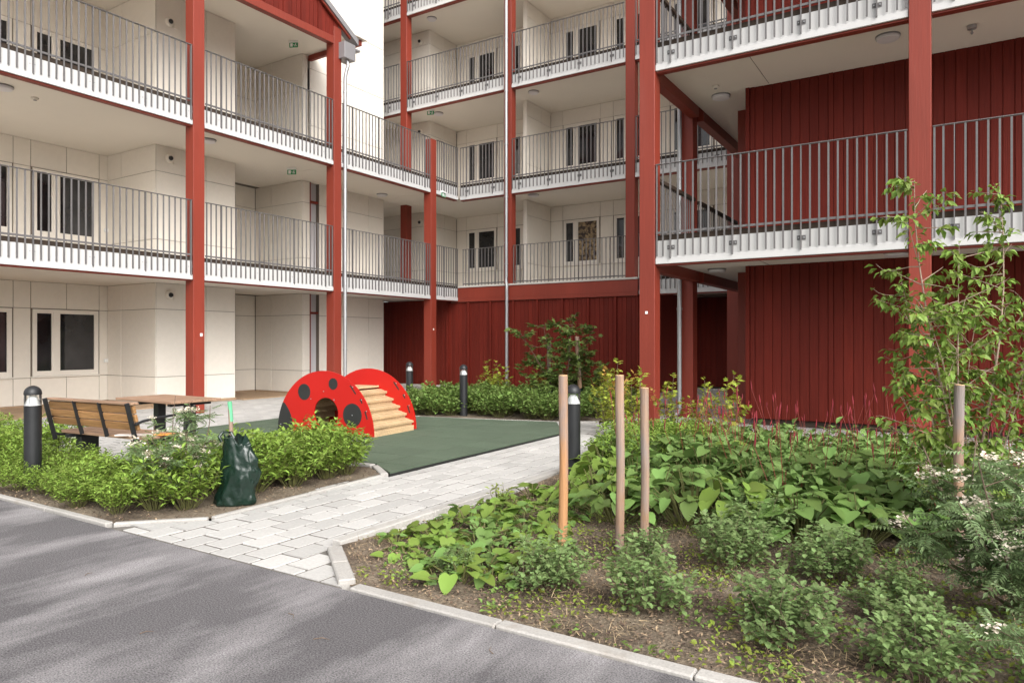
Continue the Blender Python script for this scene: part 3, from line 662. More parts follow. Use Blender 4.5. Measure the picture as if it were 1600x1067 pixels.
# ------------------------------------------------------------------ watering bags
def watering_bag(x, y, rotz, s, label, seed):
    t = thing('watering_bag', (x, y, 0), label, 'watering bag', 'dark green tree watering bags', rotz)
    rr = random.Random(seed); nu, nv = 72, 44; v = []; f = []
    for j in range(nv+1):
        q = j/nv
        wdt = .17*(1-.12*q) if q < .55 else .15*(1-(q-.55)**1.6*1.0); dp = .10*(1-.45*q); leanx = .03*math.sin(q*3.2)+.03*q; h = .60*q
        for i in range(nu):
            a = 2*math.pi*i/nu
            cr = .92+.16*noise.noise((math.cos(a)*1.6+seed, math.sin(a)*1.6, q*2.6))+.30*abs(noise.noise((math.cos(a)*2.3+seed+q, math.sin(a)*2.3, q*3.4)))+.10*abs(noise.noise((math.cos(a)*6+seed, math.sin(a)*6, q*8)))+.09*abs(math.sin(a*3.5+q*4+seed))*q
            hh = h-(.05*max(0, math.cos(a+.4))+.04*noise.noise((math.cos(a)*2, math.sin(a)*2, seed)))*q*q*1.6
            v.append((leanx+wdt*cr*math.cos(a), dp*cr*math.sin(a), hh+(.012*noise.noise((a, q*9, seed)))))
    for j in range(nv):
        for i in range(nu): f.append((j*nu+i, j*nu+(i+1) % nu, (j+1)*nu+(i+1) % nu, (j+1)*nu+i))
    f.append(tuple(range(nu))[::-1])
    top = len(v); v.append((.05, 0, .50)); f += [(nv*nu+i, nv*nu+(i+1) % nu, top) for i in range(nu)]
    o = link('bag_body', mesh_from('bag_body', v, f, 'bag', True), t, (0, 0, 0), local=True, scale=s)
    b = MB(); b.tube([(-.10*s, -.03*s, .55*s), (-.12*s, -.04*s, .60*s), (-.09*s, -.02*s, .635*s), (-.03*s, 0, .63*s), (.0, 0, .58*s)], .014*s, 8); b.build('strap', 'bag', t, (0, 0, 0), True, True)
watering_bag(-5.26, 3.86, R(28), .98, 'crumpled dark green plastic watering bag at the path edge', 2)
watering_bag(-7.05, 12.55, R(20), .75, 'small dark green watering bag at the left stake by the red wall', 5)
watering_bag(-6.42, 12.75, R(40), .75, 'small dark green watering bag at the leaning stake by the red wall', 9)

# ------------------------------------------------------------------ bench and table
BN = thing('park_bench', (-7.38, 3.83, 0), 'slatted wooden bench with black metal frame seen from behind', 'bench', None, R(5))
BW = 1.38
def lbox(name, parent, e, m, bev=0, rot=None):
    o = box(name, parent, e, m, bev, local=True)
    if rot: o.rotation_euler = rot
    return o
for i in range(5): lbox('seat_slat', BN, (-BW/2, BW/2, .02+i*.088, .02+i*.088+.076, .43, .462), 'teakg', .005)
lean = R(14)
for i in range(3):
    zc = .575+i*.083; o = lbox('back_slat', BN, (-BW/2, BW/2, -.015, .015, -.038, .038), 'teak', .005, (lean, 0, 0)); o.location = (0, -.02-(zc-.46)*math.tan(lean), zc)
lbox('top_rail', BN, (-BW/2-.01, BW/2+.01, -.16, -.075, .86, .885), 'teakg', .006).location = (0, -.095, .80)
def flat_bar(pts, w, th):
    b = MB()
    for (p, q) in zip(pts[:-1], pts[1:]): b.tube([p, q], w, 8)
    return b
for s in (-BW/2+.02, -BW/2+.47, BW/2-.50, BW/2-.02):
    end = abs(s) > .6
    o = lbox('back_upright', BN, (s-.013, s+.013, -.02, .02, -.24, .21), 'black', .003, (lean, 0, 0)); o.location = (s, -.105, .59)
    if not end: o.location = (s, -.085, .625); o.scale = (.55, 1, .8)
for s in (-.52, .56):
    L_ = box('leg', BN, (s-.045, s+.045, .10, .30, 0, .395), 'black', .006, local=True); lbox('foot_plate', BN, (s-.06, s+.06, .03, .40, 0, .012), 'black'); lbox('seat_bearer', BN, (s-.03, s+.03, -.02, .46, .396, .428), 'black')
for s in (BW/2+.015, -BW/2-.015):
    b = MB(); b.tube([(s, -.10, .60), (s, -.02, .625), (s, .15, .645), (s, .40, .66), (s, .445, .65), (s, .455, .61), (s, .455, .42), (s, .44, .405), (s, .35, .40), (s, .02, .41), (s, -.06, .44)], .014, 8); b.build('armrest', 'black', BN, (0, 0, 0), True, True)
t = thing('paper_roll', (-6.86, 3.98, .465), 'pale rolled sheet with an orange end lying on the bench seat', 'roll', None, R(35))
b = MB(); b.box(-.25, .12, -.05, .05, 0, .012); b.build('sheet', 'paper', t, (0, 0, 0), local=True); b = MB(); b.box(.121, .30, -.035, .035, .002, .016); b.build('orange_end', 'orange', t, (0, 0, 0), local=True)
TB = thing('picnic_table', (-7.80, 4.83, 0), 'wooden slatted table on black posts behind the bench', 'table')
for i in range(5): lbox('top_board', TB, (-.56, .56, -.31+i*.125, -.31+i*.125+.119, .712, .742), 'teakg', .005)
for s in (-.17, .42):
    lbox('leg', TB, (s-.05, s+.05, -.05, .05, 0, .675), 'black', .006); lbox('crossbar', TB, (s-.03, s+.03, -.25, .25, .676, .711), 'black')
# ------------------------------------------------------------------ ladybird play house
LBUG = thing('ladybird_play_house', (-7.94, 7.37, .04), 'red ladybird shaped play house with black spots and wooden step ramp', 'play house', None, R(5))
RAD = .925; DEP = 1.04
def half_disc(hole=None, seg=56):
    """2D half disc panel (x, z) with optional circular hole, as faces of a bridged ring"""
    b = MB(); out = []
    def outer(a):   # ray from hole centre
        dx, dz = math.cos(a), math.sin(a); cx, cz = hole[0], hole[1]
        ts = []
        if dz < -1e-6: ts.append(-cz/dz)
        B = cx*dx+cz*dz; C = cx*cx+cz*cz-RAD*RAD; ts.append(-B+math.sqrt(B*B-C))
        tt = min(ts); return (cx+dx*tt, cz+dz*tt)
    ang = [2*math.pi*i/120 for i in range(120)]+[math.atan2(-hole[1], s*RAD-hole[0]) % (2*math.pi) for s in (-1, 1)]
    ang.sort(); n = len(ang)
    for y in (-.0095, .0095):
        for a in ang: x, z = outer(a); b.v.append((x, y, z))
        for a in ang: b.v.append((hole[0]+hole[2]*math.cos(a), y, hole[1]+hole[2]*math.sin(a)))
    for i in range(n):
        j = (i+1) % n
        b.f += [(i, j, n+j, n+i), (2*n+i, 3*n+i, 3*n+j, 2*n+j), (i, 2*n+i, 2*n+j, j), (n+i, n+j, 3*n+j, 3*n+i)]
    return b
HOLE = (.04, .295, .232)
for nm, y in (('side_panel', 0), ('side_panel', DEP)):
    if y == 0: p = half_disc(HOLE).build(nm, 'lred', LBUG, (0, y, 0), local=True)
    else:
        b = MB(); pl = [(RAD*math.cos(a), RAD*math.sin(a)) for a in np.linspace(0, math.pi, 60)]; n = len(pl)
        b.v = [(x, -.0095, z) for x, z in pl]+[(x, .0095, z) for x, z in pl]; b.f = [tuple(range(n)), tuple(range(n, 2*n))[::-1]]+[(i, n+i, n+(i+1) % n, (i+1) % n) for i in range(n)]
        p = b.build(nm, 'lred', LBUG, (0, y, 0), local=True)
    if y == 0:
        for (x, z, r) in ((-.385, .60, .122), (.18, .735, .085), (.54, .29, .172)):
            b = MB(); b.lathe([(r, .0), (r, .003)], 36); b.build('spot', 'blackp', p, (x, -.0135+.0005, z), local=True, rot=(R(-90), 0, 0))
        b = MB(); poly = []           # black head: lens between panel rim and an arc
        hc, hr = (-1.13, .03), .52
        pts = [(-RAD+.001, 0)]
        a0 = math.pi
        rim = [(RAD*math.cos(a), RAD*math.sin(a)) for a in np.linspace(math.pi, math.pi-.62, 14)]
        rim = [q for q in rim if (q[0]-hc[0])**2+(q[1]-hc[1])**2 <= hr*hr]
        arc = [(hc[0]+hr*math.cos(a), hc[1]+hr*math.sin(a)) for a in np.linspace(-math.asin(.03/hr), 1.35, 24)]
        arc = [q for q in arc if q[0]**2+q[1]**2 < RAD*RAD]
        poly = rim[::-1]+[]+arc[::1][0:0]
        poly = [(-RAD*.999, .001)]+rim[1:]+arc[::-1]
        n = len(poly); b.v = [(x*.999, -.0128, z) for x, z in poly]+[(x*.999, -.0098, z) for x, z in poly]
        b.f = [tuple(range(n)), tuple(range(n, 2*n))[::-1]]+[(i, (i+1) % n, n+(i+1) % n, n+i) for i in range(n)]
        b.build('head_patch', 'blackp', p, (0, 0, 0), local=True)
    for i, (x, z) in enumerate(((.55, .70), (.71, .52), (.80, .36), (-.25, .50), (.20, .50), (-.30, .12), (.40, .10), (.85, .03), (.78, .03), (-.86, .09), (.54, .29), (.0, .62))):
        b = MB(); b.lathe([(.009, 0), (.009, .004), (.004, .006)], 10); b.build('screw', 'zinc', p, (x, -.0132 if y == 0 else -.0098, z), local=True, rot=(R(90), 0, 0))
    for (x, z, a, l) in ((.55, .66, -50, .16), (.70, .50, -58, .07), (.79, .30, -70, .12)):
        q = lbox('hand_slot', p, (-l/2, l/2, -.0108, -.0096, -.012, .012), 'blackp' if i else 'blackp', 0, (0, R(-a), 0)); q.location = (x, -.0102, z)
# step ramp: paired tread boards with overhanging noses, rising from both ends to the platform
xs, zs0, xe, ze = .86, .05, .22, .60
nst = 5
for side in (1, -1):
    for i in range(nst):
        q0 = i/nst; q1 = (i+1)/nst
        for h in (0, 1):
            qa = q0+(q1-q0)*.5*h; qb = qa+(q1-q0)*.5
            xa, xb = xs+(xe-xs)*qa, xs+(xe-xs)*qb; za = zs0+(ze-zs0)*q0+.075+(.018 if h else 0); za2 = za+.022
            b = MB(); e = .028 if h == 0 else 0
            cx = (xa+xb)/2
            b.box(-(abs(xb-xa))/2-.0+.001, abs(xb-xa)/2+e-.001, -DEP/2+.012, DEP/2-.012, -.016, .016)
            o = b.build('tread_board', 'pine', LBUG, (side*cx, DEP/2, za), local=True); o.rotation_euler = (0, R(-12)*-1*1, 0) if side > 0 else (0, R(-12), math.pi*0)
            if side < 0: o.scale = (-1, 1, 1)
        b = MB(); b.box(-.011, .011, -DEP/2+.012, DEP/2-.012, -.05, .045)
        b.build('riser', 'pine', LBUG, (side*(xs+(xe-xs)*q0-.02), DEP/2, zs0+(ze-zs0)*q0+.01), local=True)
for i in range(4): lbox('platform_board', LBUG, (-.22+i*.11+.003, -.22+(i+1)*.11-.003, .012, DEP-.012, .625, .657), 'pine', .006)
lbox('toe_board', LBUG, (.86, .892, .012, DEP-.012, -.03, .06), 'pine', .005)

# ------------------------------------------------------------------ foliage tools (numpy)
def np_mesh(name, V, Fq, m, smooth=False):
    """V (n,3), Fq list of int arrays with equal side counts"""
    me = bpy.data.meshes.new(name); ls = np.concatenate([f.ravel() for f in Fq]).astype(np.int32)
    cnt = np.concatenate([np.full(len(f), f.shape[1]) for f in Fq]); st = np.concatenate([[0], np.cumsum(cnt)[:-1]]).astype(np.int32)
    me.vertices.add(len(V)); me.vertices.foreach_set('co', V.astype(np.float32).ravel())
    me.loops.add(len(ls)); me.loops.foreach_set('vertex_index', ls)
    me.polygons.add(len(cnt)); me.polygons.foreach_set('loop_start', st)
    me.polygons.foreach_set('use_smooth', np.full(len(cnt), smooth))
    for q in (m if isinstance(m, (list, tuple)) else (m,)): me.materials.append(M[q])
    me.update(calc_edges=True); me.validate(); return me
# leaf templates along +Y (length 1), normal +Z
def T_leaf(w=.45, fold=.12, droop=.15):
    v = [(0, 0, 0), (-w*.42, .28, fold*.6), (-w*.5, .5, fold), (-w*.3, .78, fold*.4-droop*.5), (0, 1, -droop), (w*.3, .78, fold*.4-droop*.5), (w*.5, .5, fold), (w*.42, .28, fold*.6), (0, .5, -.02)]
    f = [(0, 8, 2, 1), (8, 4, 3, 2), (0, 7, 6, 8), (8, 6, 5, 4)]
    return np.array(v), np.array(f)
def T_small(w=.5, fold=.1, droop=.1):
    v = [(0, 0, 0), (-w*.5, .45, fold), (0, 1, -droop), (w*.5, .45, fold), (0, .45, 0)]
    return np.array(v), np.array([(0, 4, 1, 1), (1, 4, 2, 2), (0, 3, 4, 4), (3, 2, 4, 4)])[:, :3]
def T_heart(w=.85, droop=.16):
    v = [(0, 0, 0), (-w*.28, -.12, .05), (-w*.5, .12, .10), (-w*.46, .42, .08), (-w*.26, .75, -.05), (0, 1, -droop), (w*.26, .75, -.05), (w*.46, .42, .08), (w*.5, .12, .10), (w*.28, -.12, .05), (0, .35, .0), (0, .7, -.08)]
    f = [(0, 10, 2, 1), (10, 3, 2, 2), (10, 11, 4, 3), (11, 5, 4, 4), (0, 9, 8, 10), (10, 8, 7, 7), (10, 7, 6, 11), (11, 6, 5, 5)]
    v = np.array(v, float)
    tri = []
    for q in f:
        if q[2] == q[3]: tri.append(q[:3])
        else: tri += [(q[0], q[1], q[2]), (q[0], q[2], q[3])]
    return v, np.array(tri)
def T_pinnate(n=6, w=.13, l=.26):
    V = []; F = []
    for i in range(n):
        y = .18+.75*i/n
        for s in (-1, 1):
            k = len(V); ll = l*(1-.25*abs(i-2)/n); V += [(0, y, -.08*y), (s*ll*.5, y+w*.55+.05, .01-.1*y), (s*ll, y+.10, -.05-.14*y), (s*ll*.5, y-w*.30+.05, .01-.1*y)]
            F += [(k, k+1, k+2), (k, k+2, k+3)] if s < 0 else [(k, k+2, k+1), (k, k+3, k+2)]
    k = len(V); V += [(0, .9, -.08), (-w*.5, 1.02, -.1), (0, 1.15, -.2), (w*.5, 1.02, -.1)]; F += [(k, k+2, k+1), (k, k+3, k+2)]
    k = len(V); V += [(-.012, 0, 0), (.012, 0, 0), (0, .95, -.085)]; F += [(k, k+1, k+2)]
    return np.array(V), np.array(F)
def T_maple(w=1.0):
    v = [(0, 0, 0), (-.45*w, .10, 0), (-.22*w, .30, .04), (-.52*w, .62, -.06), (-.18*w, .58, .03), (0, 1, -.12), (.18*w, .58, .03), (.52*w, .62, -.06), (.22*w, .30, .04), (.45*w, .10, 0)]
    return np.array(v), np.array([(0, 2, 1), (0, 4, 2), (2, 4, 3), (0, 6, 4), (4, 6, 5), (0, 8, 6), (6, 8, 7), (0, 9, 8)])
def T_blade(w=.06):
    v = [(-w/2, 0, 0), (w/2, 0, 0), (w*.4, .5, .05), (-w*.4, .5, .05), (0, 1, -.12)]
    return np.array(v), np.array([(0, 1, 2), (0, 2, 3), (3, 2, 4)])
def place(tmpl, pos, dirs, ups, size):
    """instances of a template: y axis = dirs, z axis near ups"""
    tv, tf = tmpl; n = len(pos)
    d = dirs/np.linalg.norm(dirs, axis=1, keepdims=True); x = np.cross(d, ups); x /= (np.linalg.norm(x, axis=1, keepdims=True)+1e-9); z = np.cross(x, d)
    B = np.stack([x, d, z], 1)*size[:, None, None]          # rows: basis vectors
    V = np.einsum('tk,nkc->ntc', tv, B)+pos[:, None, :]
    F = (tf[None]+(np.arange(n)*len(tv))[:, None, None]).reshape(-1, tf.shape[1])
    return V.reshape(-1, 3), F
def rand_dirs(n, r, up=.2):
    a = r.uniform(0, 2*np.pi, n); z = r.uniform(-.5, .7, n)+up; return np.stack([np.cos(a), np.sin(a), z], 1)
class Foliage:
    def __init__(s): s.V = []; s.F = []; s.n = 0
    def add(s, V, F):
        if len(V) == 0: return
        s.V.append(V); s.F.append(F+s.n); s.n += len(V)
    def mesh(s, name, m, smooth=False):
        V = np.concatenate(s.V); return np_mesh(name, V, [f for f in s.F if len(f)], m, smooth)
def stem_path(p0, p1, bow, r, n=6):
    p0, p1 = np.array(p0, float), np.array(p1, float); side = r.normal(0, 1, 3)*np.linalg.norm(p1-p0)*bow
    t = np.linspace(0, 1, n)[:, None]; return p0+(p1-p0)*t+side*np.sin(np.pi*t*.9)*t
def along(path, t):
    n = len(path)-1; q = np.clip(t*n, 0, n-1e-6); i = q.astype(int); fr_ = (q-i)[:, None]; return path[i]*(1-fr_)+path[i+1]*fr_, path[i+1]-path[i]
def make_shrub(seed, h, spread, nst, lps, leaf, tmpl, up=.35, start=.25, stem_r=.004, bow=.12, side=.04, flat=.6, tipbunch=.0, profile=None):
    r = np.random.default_rng(seed); fol = Foliage(); st = MB()
    for i in range(nst):
        a = 2*np.pi*(i+r.uniform(0, .8))/nst; q = np.sqrt(r.uniform(.02, 1)); hh = h*(1-.42*q**2)*r.uniform(.82, 1.1)
        p0 = (np.cos(a)*spread*q*.22, np.sin(a)*spread*q*.22, 0); p1 = (np.cos(a)*spread*q, np.sin(a)*spread*q, hh)
        path = stem_path(p0, p1, bow, r); st.tube(path, [stem_r*(1-.6*k/5) for k in range(6)], 5, False)
        n = lps; t = r.uniform(start, 1, n)**(1-tipbunch); t[:2] = (.99, 1.0); pos, d = along(path, t)
        dr = rand_dirs(n, r, up); dr[:2] += np.array([0, 0, .5]); pos = pos+dr*side*r.uniform(.1, 1, n)[:, None]*(1.2-t[:, None]*.6)
        ups = np.tile([0, 0, 1.0], (n, 1))+r.normal(0, flat*.5, (n, 3))
        fol.add(*place(tmpl, pos, dr, ups, leaf*r.uniform(.6, 1.25, n)))
    return st, fol
def proto(name, seed, leafmat, stemmat='stem', **kw):
    st, fo = make_shrub(seed, **kw); return mesh_from(name+'_stems', st.v, st.f, stemmat), fo.mesh(name+'_leaves', leafmat)
def plant(name, meshes, loc, label, group, cat='shrub', rotz=None, s=1.0, names=('stems', 'foliage')):
    t = thing(name, loc, label, cat, group, random.uniform(0, 6.28) if rotz is None else rotz); t.scale = (s, s, s*random.uniform(.94, 1.06))
    for nm, me in zip(names, meshes):
        o = link(nm, me, t, (0, 0, 0), local=True)
        if nm.startswith('flower'): o['kind'] = 'stuff'
    return t

# ---- bright green shrubs of the left bed
SP = [proto('bright_shrub', 100+i, 'spirea', h=.50, spread=.36, nst=30, lps=30, leaf=.064, tmpl=T_leaf(.36, .06, .22), up=.25, start=.15, side=.045, tipbunch=.35, stem_r=.0035) for i in range(4)]
lr = random.Random(21)
def scatter(poly, n, dmin, rr, tries=9000):
    xs = [p[0] for p in poly]; ys = [p[1] for p in poly]; out = []
    for _ in range(tries):
        p = (rr.uniform(min(xs), max(xs)), rr.uniform(min(ys), max(ys)))
        if inside(p, poly) and all((p[0]-q[0])**2+(p[1]-q[1])**2 > dmin*dmin for q in out):
            out.append(p)
            if len(out) >= n: break
    return out
G1 = 'bright green shrubs of the bed in front of the bench'
front = [(-10.4, 3.08), (-5.75, 3.08), (-5.42, 3.42), (-5.55, 3.9), (-6.5, 3.66), (-10.4, 3.66)]
for p in scatter(front, 80, .235, lr)+scatter([(-13.5, 3.3), (-10.4, 3.3), (-8.75, 3.75), (-8.75, 4.4), (-13.5, 4.4)], 32, .36, lr):
    if (p[0]+5.26)**2+(p[1]-3.86)**2 < .11 or (p[0]+7.66)**2+(p[1]-3.34)**2 < .025: continue
    plant('bright_green_shrub', SP[lr.randrange(4)], (*p, 0), 'low bright green shrub in the leafy mass in front of the bench', G1, s=(lr.uniform(.5, .82) if p[1] < 3.3 else lr.uniform(.74, .98))*(.78 if -8.4 < p[0] < -6.45 else 1))
for p in scatter([(-6.15, 4.0), (-5.42, 4.15), (-5.42, 5.45), (-6.15, 5.6)], 18, .25, lr):
    plant('bright_green_shrub', SP[lr.randrange(4)], (*p, 0), 'low bright green shrub in the clump between watering bag and rubber surface', 'bright green shrubs beside the watering bag', s=lr.uniform(.85, 1.12))
# ---- far bed ground cover
CV = [proto('cover_shrub', 140+i, 'cover', h=.46, spread=.42, nst=26, lps=22, leaf=.075, tmpl=T_leaf(.55, .08, .2), up=.25, start=.2, side=.06, tipbunch=.3) for i in range(3)]
for p in scatter([(-9.5, 10.25), (-8.34, 10.45), (-5.8, 11.05), (-5.45, 11.35), (-5.45, 13.6), (-9.5, 13.6)], 62, .36, lr):
    if any((p[0]-a)**2+(p[1]-b)**2 < .05 for a, b in ((-7.85, 10.75),)): continue
    plant('ground_cover_shrub', CV[lr.randrange(3)], (*p, 0), 'mid green low shrub in the far bed behind the rubber surface', 'low shrubs of the far bed by the red wall', s=lr.uniform(.75, 1.1))
# ---- taller shoots and yellow-green shrubs
NI = [proto('yellow_shrub', 160+i, 'nine', 'bark', h=1.0, spread=.26, nst=7, lps=34, leaf=.085, tmpl=T_maple(.9), up=.3, start=.15, side=.06, bow=.05, stem_r=.006) for i in range(3)]
NT = [proto('yellow_tip', 170, 'ninet', 'bark', h=1.08, spread=.2, nst=3, lps=14, leaf=.06, tmpl=T_maple(.9), up=.4, start=.8, side=.04, bow=.05)]
for i, (x, y, s, lab) in enumerate(((-4.35, 9.75, 1.05, 'tall yellow green leafy shrub in front of the corner column'), (-4.15, 9.55, .92, 'yellow green shoots just left of the corner column foot'), (-3.80, 9.35, .98, 'upright yellow green shoots right of the corner column'),
        (-3.45, 9.7, .85, 'small green shoot in front of the passage columns'), (-2.95, 9.6, .9, 'yellow green shoots left of the wide boarded wall'), (-2.55, 9.6, .95, 'bushy yellow green shrub at the left end of the boarded wall'), (-4.75, 10.3, .8, 'yellow green shrub at the right end of the far bed'))):
    t = plant('yellow_green_shrub', NI[i % 3], (x, y, 0), lab, 'yellow green shrubs by the right wing', s=s)
    if i < 3: link('orange_tips', NT[0][1], t, (0, 0, 0), local=True)
for i, (x, y, s, lab) in enumerate(((-8.75, 12.9, .95, 'upright green shoots right of the far bollard'), (-8.2, 12.6, 1.0, 'tall green shoots in front of the downpipe foot'), (-7.8, 13.4, .85, 'reddish green shoots left of the small tree'), (-5.75, 12.4, .9, 'dark green shoots right of the small tree'))):
    t = plant('shoot_shrub', (NI[i % 3][0], MS[i % 2]) if False else NI[i % 3], (x, y, 0), lab, 'tall shoots of the far bed', s=s)
# ---- blue-green small leaved shrubs in the foreground
SN = [proto('small_leaf_shrub', 180+i, 'snow', 'bark', h=.40, spread=.30, nst=28, lps=44, leaf=.042, tmpl=T_leaf(.72, .07, .12), up=.05, start=.25, side=.06, flat=.25, bow=.2, stem_r=.0028, tipbunch=.25) for i in range(4)]
for i, (x, y, s, lab) in enumerate(((-1.96, 3.52, .78, 'rounded small leaved shrub left of the bare soil patch by the stakes'), (-1.36, 3.50, .82, 'small leaved shrub standing alone near the road kerb below the stakes'), (-1.66, 4.22, .55, 'small leaved shrub at the foot of the right stake'),
        (-1.18, 4.42, .85, 'spreading small leaved shrub right of the three stakes'), (-.70, 3.50, .86, 'leafy small leaved shrub near the road kerb, right of centre'), (-.62, 4.50, .84, 'small leaved shrub in front of the broad leaved plants'),
        (-.24, 4.02, .72, 'small leaved shrub left of the white flowering shrub'), (-.12, 3.36, .80, 'small leaved shrub at the bottom edge right'), (-1.15, 5.0, .95, 'darker small leaved shrub against the broad leaves right of the stakes'), (-2.55, 3.42, .42, 'tiny small leaved shrub among the heart leaved plants'))):
    plant('small_leaved_shrub', SN[i % 4], (x, y, -.02), lab, 'blue green small leaved shrubs by the road', s=s)
# ---- broad leaved plants
def broad(seed, mat_, n=26, h=.34, leaf=.17, rad=.30, w=.85):
    r = np.random.default_rng(seed); st = MB(); fol = Foliage(); P = []; D = []; U = []; S = []
    for i in range(n):
        a = r.uniform(0, 2*np.pi); q = np.sqrt(r.uniform(0, 1)); hh = h*(1.05-.55*q)*r.uniform(.8, 1.1)
        p = np.array([np.cos(a)*rad*q, np.sin(a)*rad*q, hh]); out = np.array([np.cos(a), np.sin(a), 0])
        st.tube([(0.25*p[0], .25*p[1], 0), (p[0]*.7, p[1]*.7, hh*.75), tuple(p)], .004, 5, False)
        P.append(p); D.append(out+np.array([0, 0, r.uniform(-.55, .15)])+r.normal(0, .3, 3)); U.append(np.array([0, 0, 1])+out*.25+r.normal(0, .18, 3)); S.append(leaf*r.uniform(.6, 1.2))
    fol.add(*place(T_heart(w), np.array(P), np.array(D), np.array(U), np.array(S)))
    return mesh_from('broad_stems', st.v, st.f, 'stem'), fol.mesh('broad_leaves', mat_, True)
HO = [broad(200+i, 'hosta', 46, .42, .13+.012*i, .36) for i in range(4)]+[broad(210, 'hostal', 24, .44, .165, .32)]
HS = [broad(220+i, 'hostal' if i % 2 else 'hosta', 11, .085, .078, .16, .95) for i in range(4)]
G = 'broad leaved plants of the front bed'
hp = scatter([(-3.3, 6.6), (-2.75, 5.6), (-2.2, 4.95), (-.9, 5.1), (.2, 5.4), (1.6, 5.6), (1.6, 7.6), (-3.2, 7.6)], 66, .32, lr)
for p in hp:
    if (p[0]+3.27)**2+(p[1]-6.35)**2 < .07: continue
    k = 4 if lr.random() < .16 else lr.randrange(4)
    plant('broad_leaved_plant', HO[k], (*p, -.02), 'broad leaved green perennial in the mass behind the stakes', G, 'plant', s=lr.uniform(.8, 1.12))
for i, p in enumerate(scatter([(-3.28, 3.62), (-2.8, 3.25), (-2.3, 3.25), (-2.15, 3.9), (-2.5, 4.6), (-2.7, 5.5), (-3.35, 5.6)], 50, .165, lr)):
    plant('low_broad_leaved_plant', HS[lr.randrange(4)], (*p, -.01), 'low heart leaved plant between path kerb and stakes', 'heart leaved plants along the path kerb', 'plant', s=lr.uniform(.8, 1.45))
# ---- knotweed with red spikes
def knot(seed):
    r = np.random.default_rng(seed); st = MB(); fol = Foliage(); sp = MB()
    s1, f1 = make_shrub(seed, .35, .34, 22, 14, .105, T_leaf(.5, .06, .25), up=.15, start=.2, side=.05)
    for i in range(3):
        a = r.uniform(0, 6.28); q = r.uniform(.1, .34); h = r.uniform(.46, .76); b = (np.cos(a)*q*.4, np.sin(a)*q*.4, .2); tp = (np.cos(a)*q+r.normal(0, .03), np.sin(a)*q+r.normal(0, .03), h)
        mid = [(b[k]+tp[k])/2 for k in range(3)]; s1.tube([b, mid, tp], .0022, 4, False)
        L = r.uniform(.06, .11); dx, dy = r.normal(0, .01, 2); pts = [tuple(np.array(tp)+np.array((dx, dy, L))*k/5) for k in range(6)]; sp.tube(pts, [.0025, .0055, .0065, .0055, .0042, .0018], 6)
    return mesh_from('knot_stems', s1.v, s1.f, 'rstem'), f1.mesh('knot_leaves', 'pers'), mesh_from('knot_spikes', sp.v, sp.f, 'spike')
KN = [knot(240+i) for i in range(4)]
for p in scatter([(-3.3, 7.0), (-2.2, 6.8), (1.9, 6.6), (2.2, 9.2), (-3.3, 9.3)], 74, .36, lr)+scatter([(-1.9, 5.4), (1.2, 5.6), (1.2, 6.8), (-2.0, 6.8)], 9, .5, lr):
    plant('red_spiked_knotweed', KN[lr.randrange(4)], (*p, -.02), 'green perennial with thin red flower spikes in the back of the front bed', 'red spiked perennials of the front bed', 'plant', s=lr.uniform(.85, 1.12), names=('stems', 'foliage', 'flower_spikes'))
for p in scatter([(-3.38, 6.9), (-2.7, 6.6), (-2.5, 8.9), (-3.38, 8.9)], 12, .32, lr):
    plant('lime_green_shrub', SP[lr.randrange(4)], (*p, -.02), 'lime green low shrub along the path behind the bollard', 'lime green shrubs along the path', s=lr.uniform(.85, 1.05))
# ---- pinnate flowering shrubs
def rowan(seed, stems, lps=18, leaf=.13, ncl=20):
    r = np.random.default_rng(seed); st = MB(); fol = Foliage(); fl = Foliage()
    for (p0, p1, rad) in stems:
        path = stem_path(p0, p1, .10, r, 8); st.tube(path, [rad*(1-.7*k/7) for k in range(8)], 6, False)
        tw = [path]
        for k in range(5):
            t = r.uniform(.3, .9); q, d = along(path, np.array([t])); e = q[0]+rand_dirs(1, r, .15)[0]*r.uniform(.1, .26); pp = stem_path(q[0], e, .1, r, 5); st.tube(pp, [rad*.4*(1-.6*k2/4) for k2 in range(5)], 4, False); tw.append(pp)
        for pp in tw:
            n = lps if pp is path else lps//2; t = r.uniform(.2, 1, n); pos, d = along(pp, t); dr = rand_dirs(n, r, -.05); fol.add(*place(T_pinnate(), pos, dr, np.tile([0, 0, 1.], (n, 1))+r.normal(0, .3, (n, 3)), leaf*r.uniform(.65, 1.15, n)))
        for k in range(max(1, ncl//len(stems))):
            pp = tw[r.integers(len(tw))]; q, d = along(pp, r.uniform(.55, 1, 1)); cpos = q[0]+np.array([0, 0, .04])+r.normal(0, .025, 3); m = 24
            off = r.normal(0, 1, (m, 3))*np.array([.022, .022, .010]); fl.add(*place(T_small(.95, .15, .0), cpos+off, rand_dirs(m, r, .3), np.tile([0, 0, 1.], (m, 1)), r.uniform(.014, .026, m)))
    return mesh_from('rowan_stems', st.v, st.f, 'bark'), fol.mesh('rowan_leaves', 'rowan'), fl.mesh('rowan_flowers', 'petal')
rs = np.random.default_rng(5)
stm = [((0, 0, 0), (x, y, z), .009) for x, y, z in ((-.55, -.15, .55), (-.30, -.40, .62), (-.15, .1, .95), (.1, -.2, .98), (.35, -.05, .92), (.1, .25, .85), (-.42, .1, .72), (.45, -.35, .6), (.2, -.5, .45), (-.2, -.2, .8), (-.1, -.5, .4), (.4, .2, .75))]
plant('white_flowering_shrub', rowan(301, stm, 24, .14, 96), (.30, 4.42, -.02), 'feathery leaved shrub with white flower clusters at the right edge', 'feathery leaved flowering shrubs', s=1.0, rotz=0, names=('stems', 'foliage', 'flowers'))
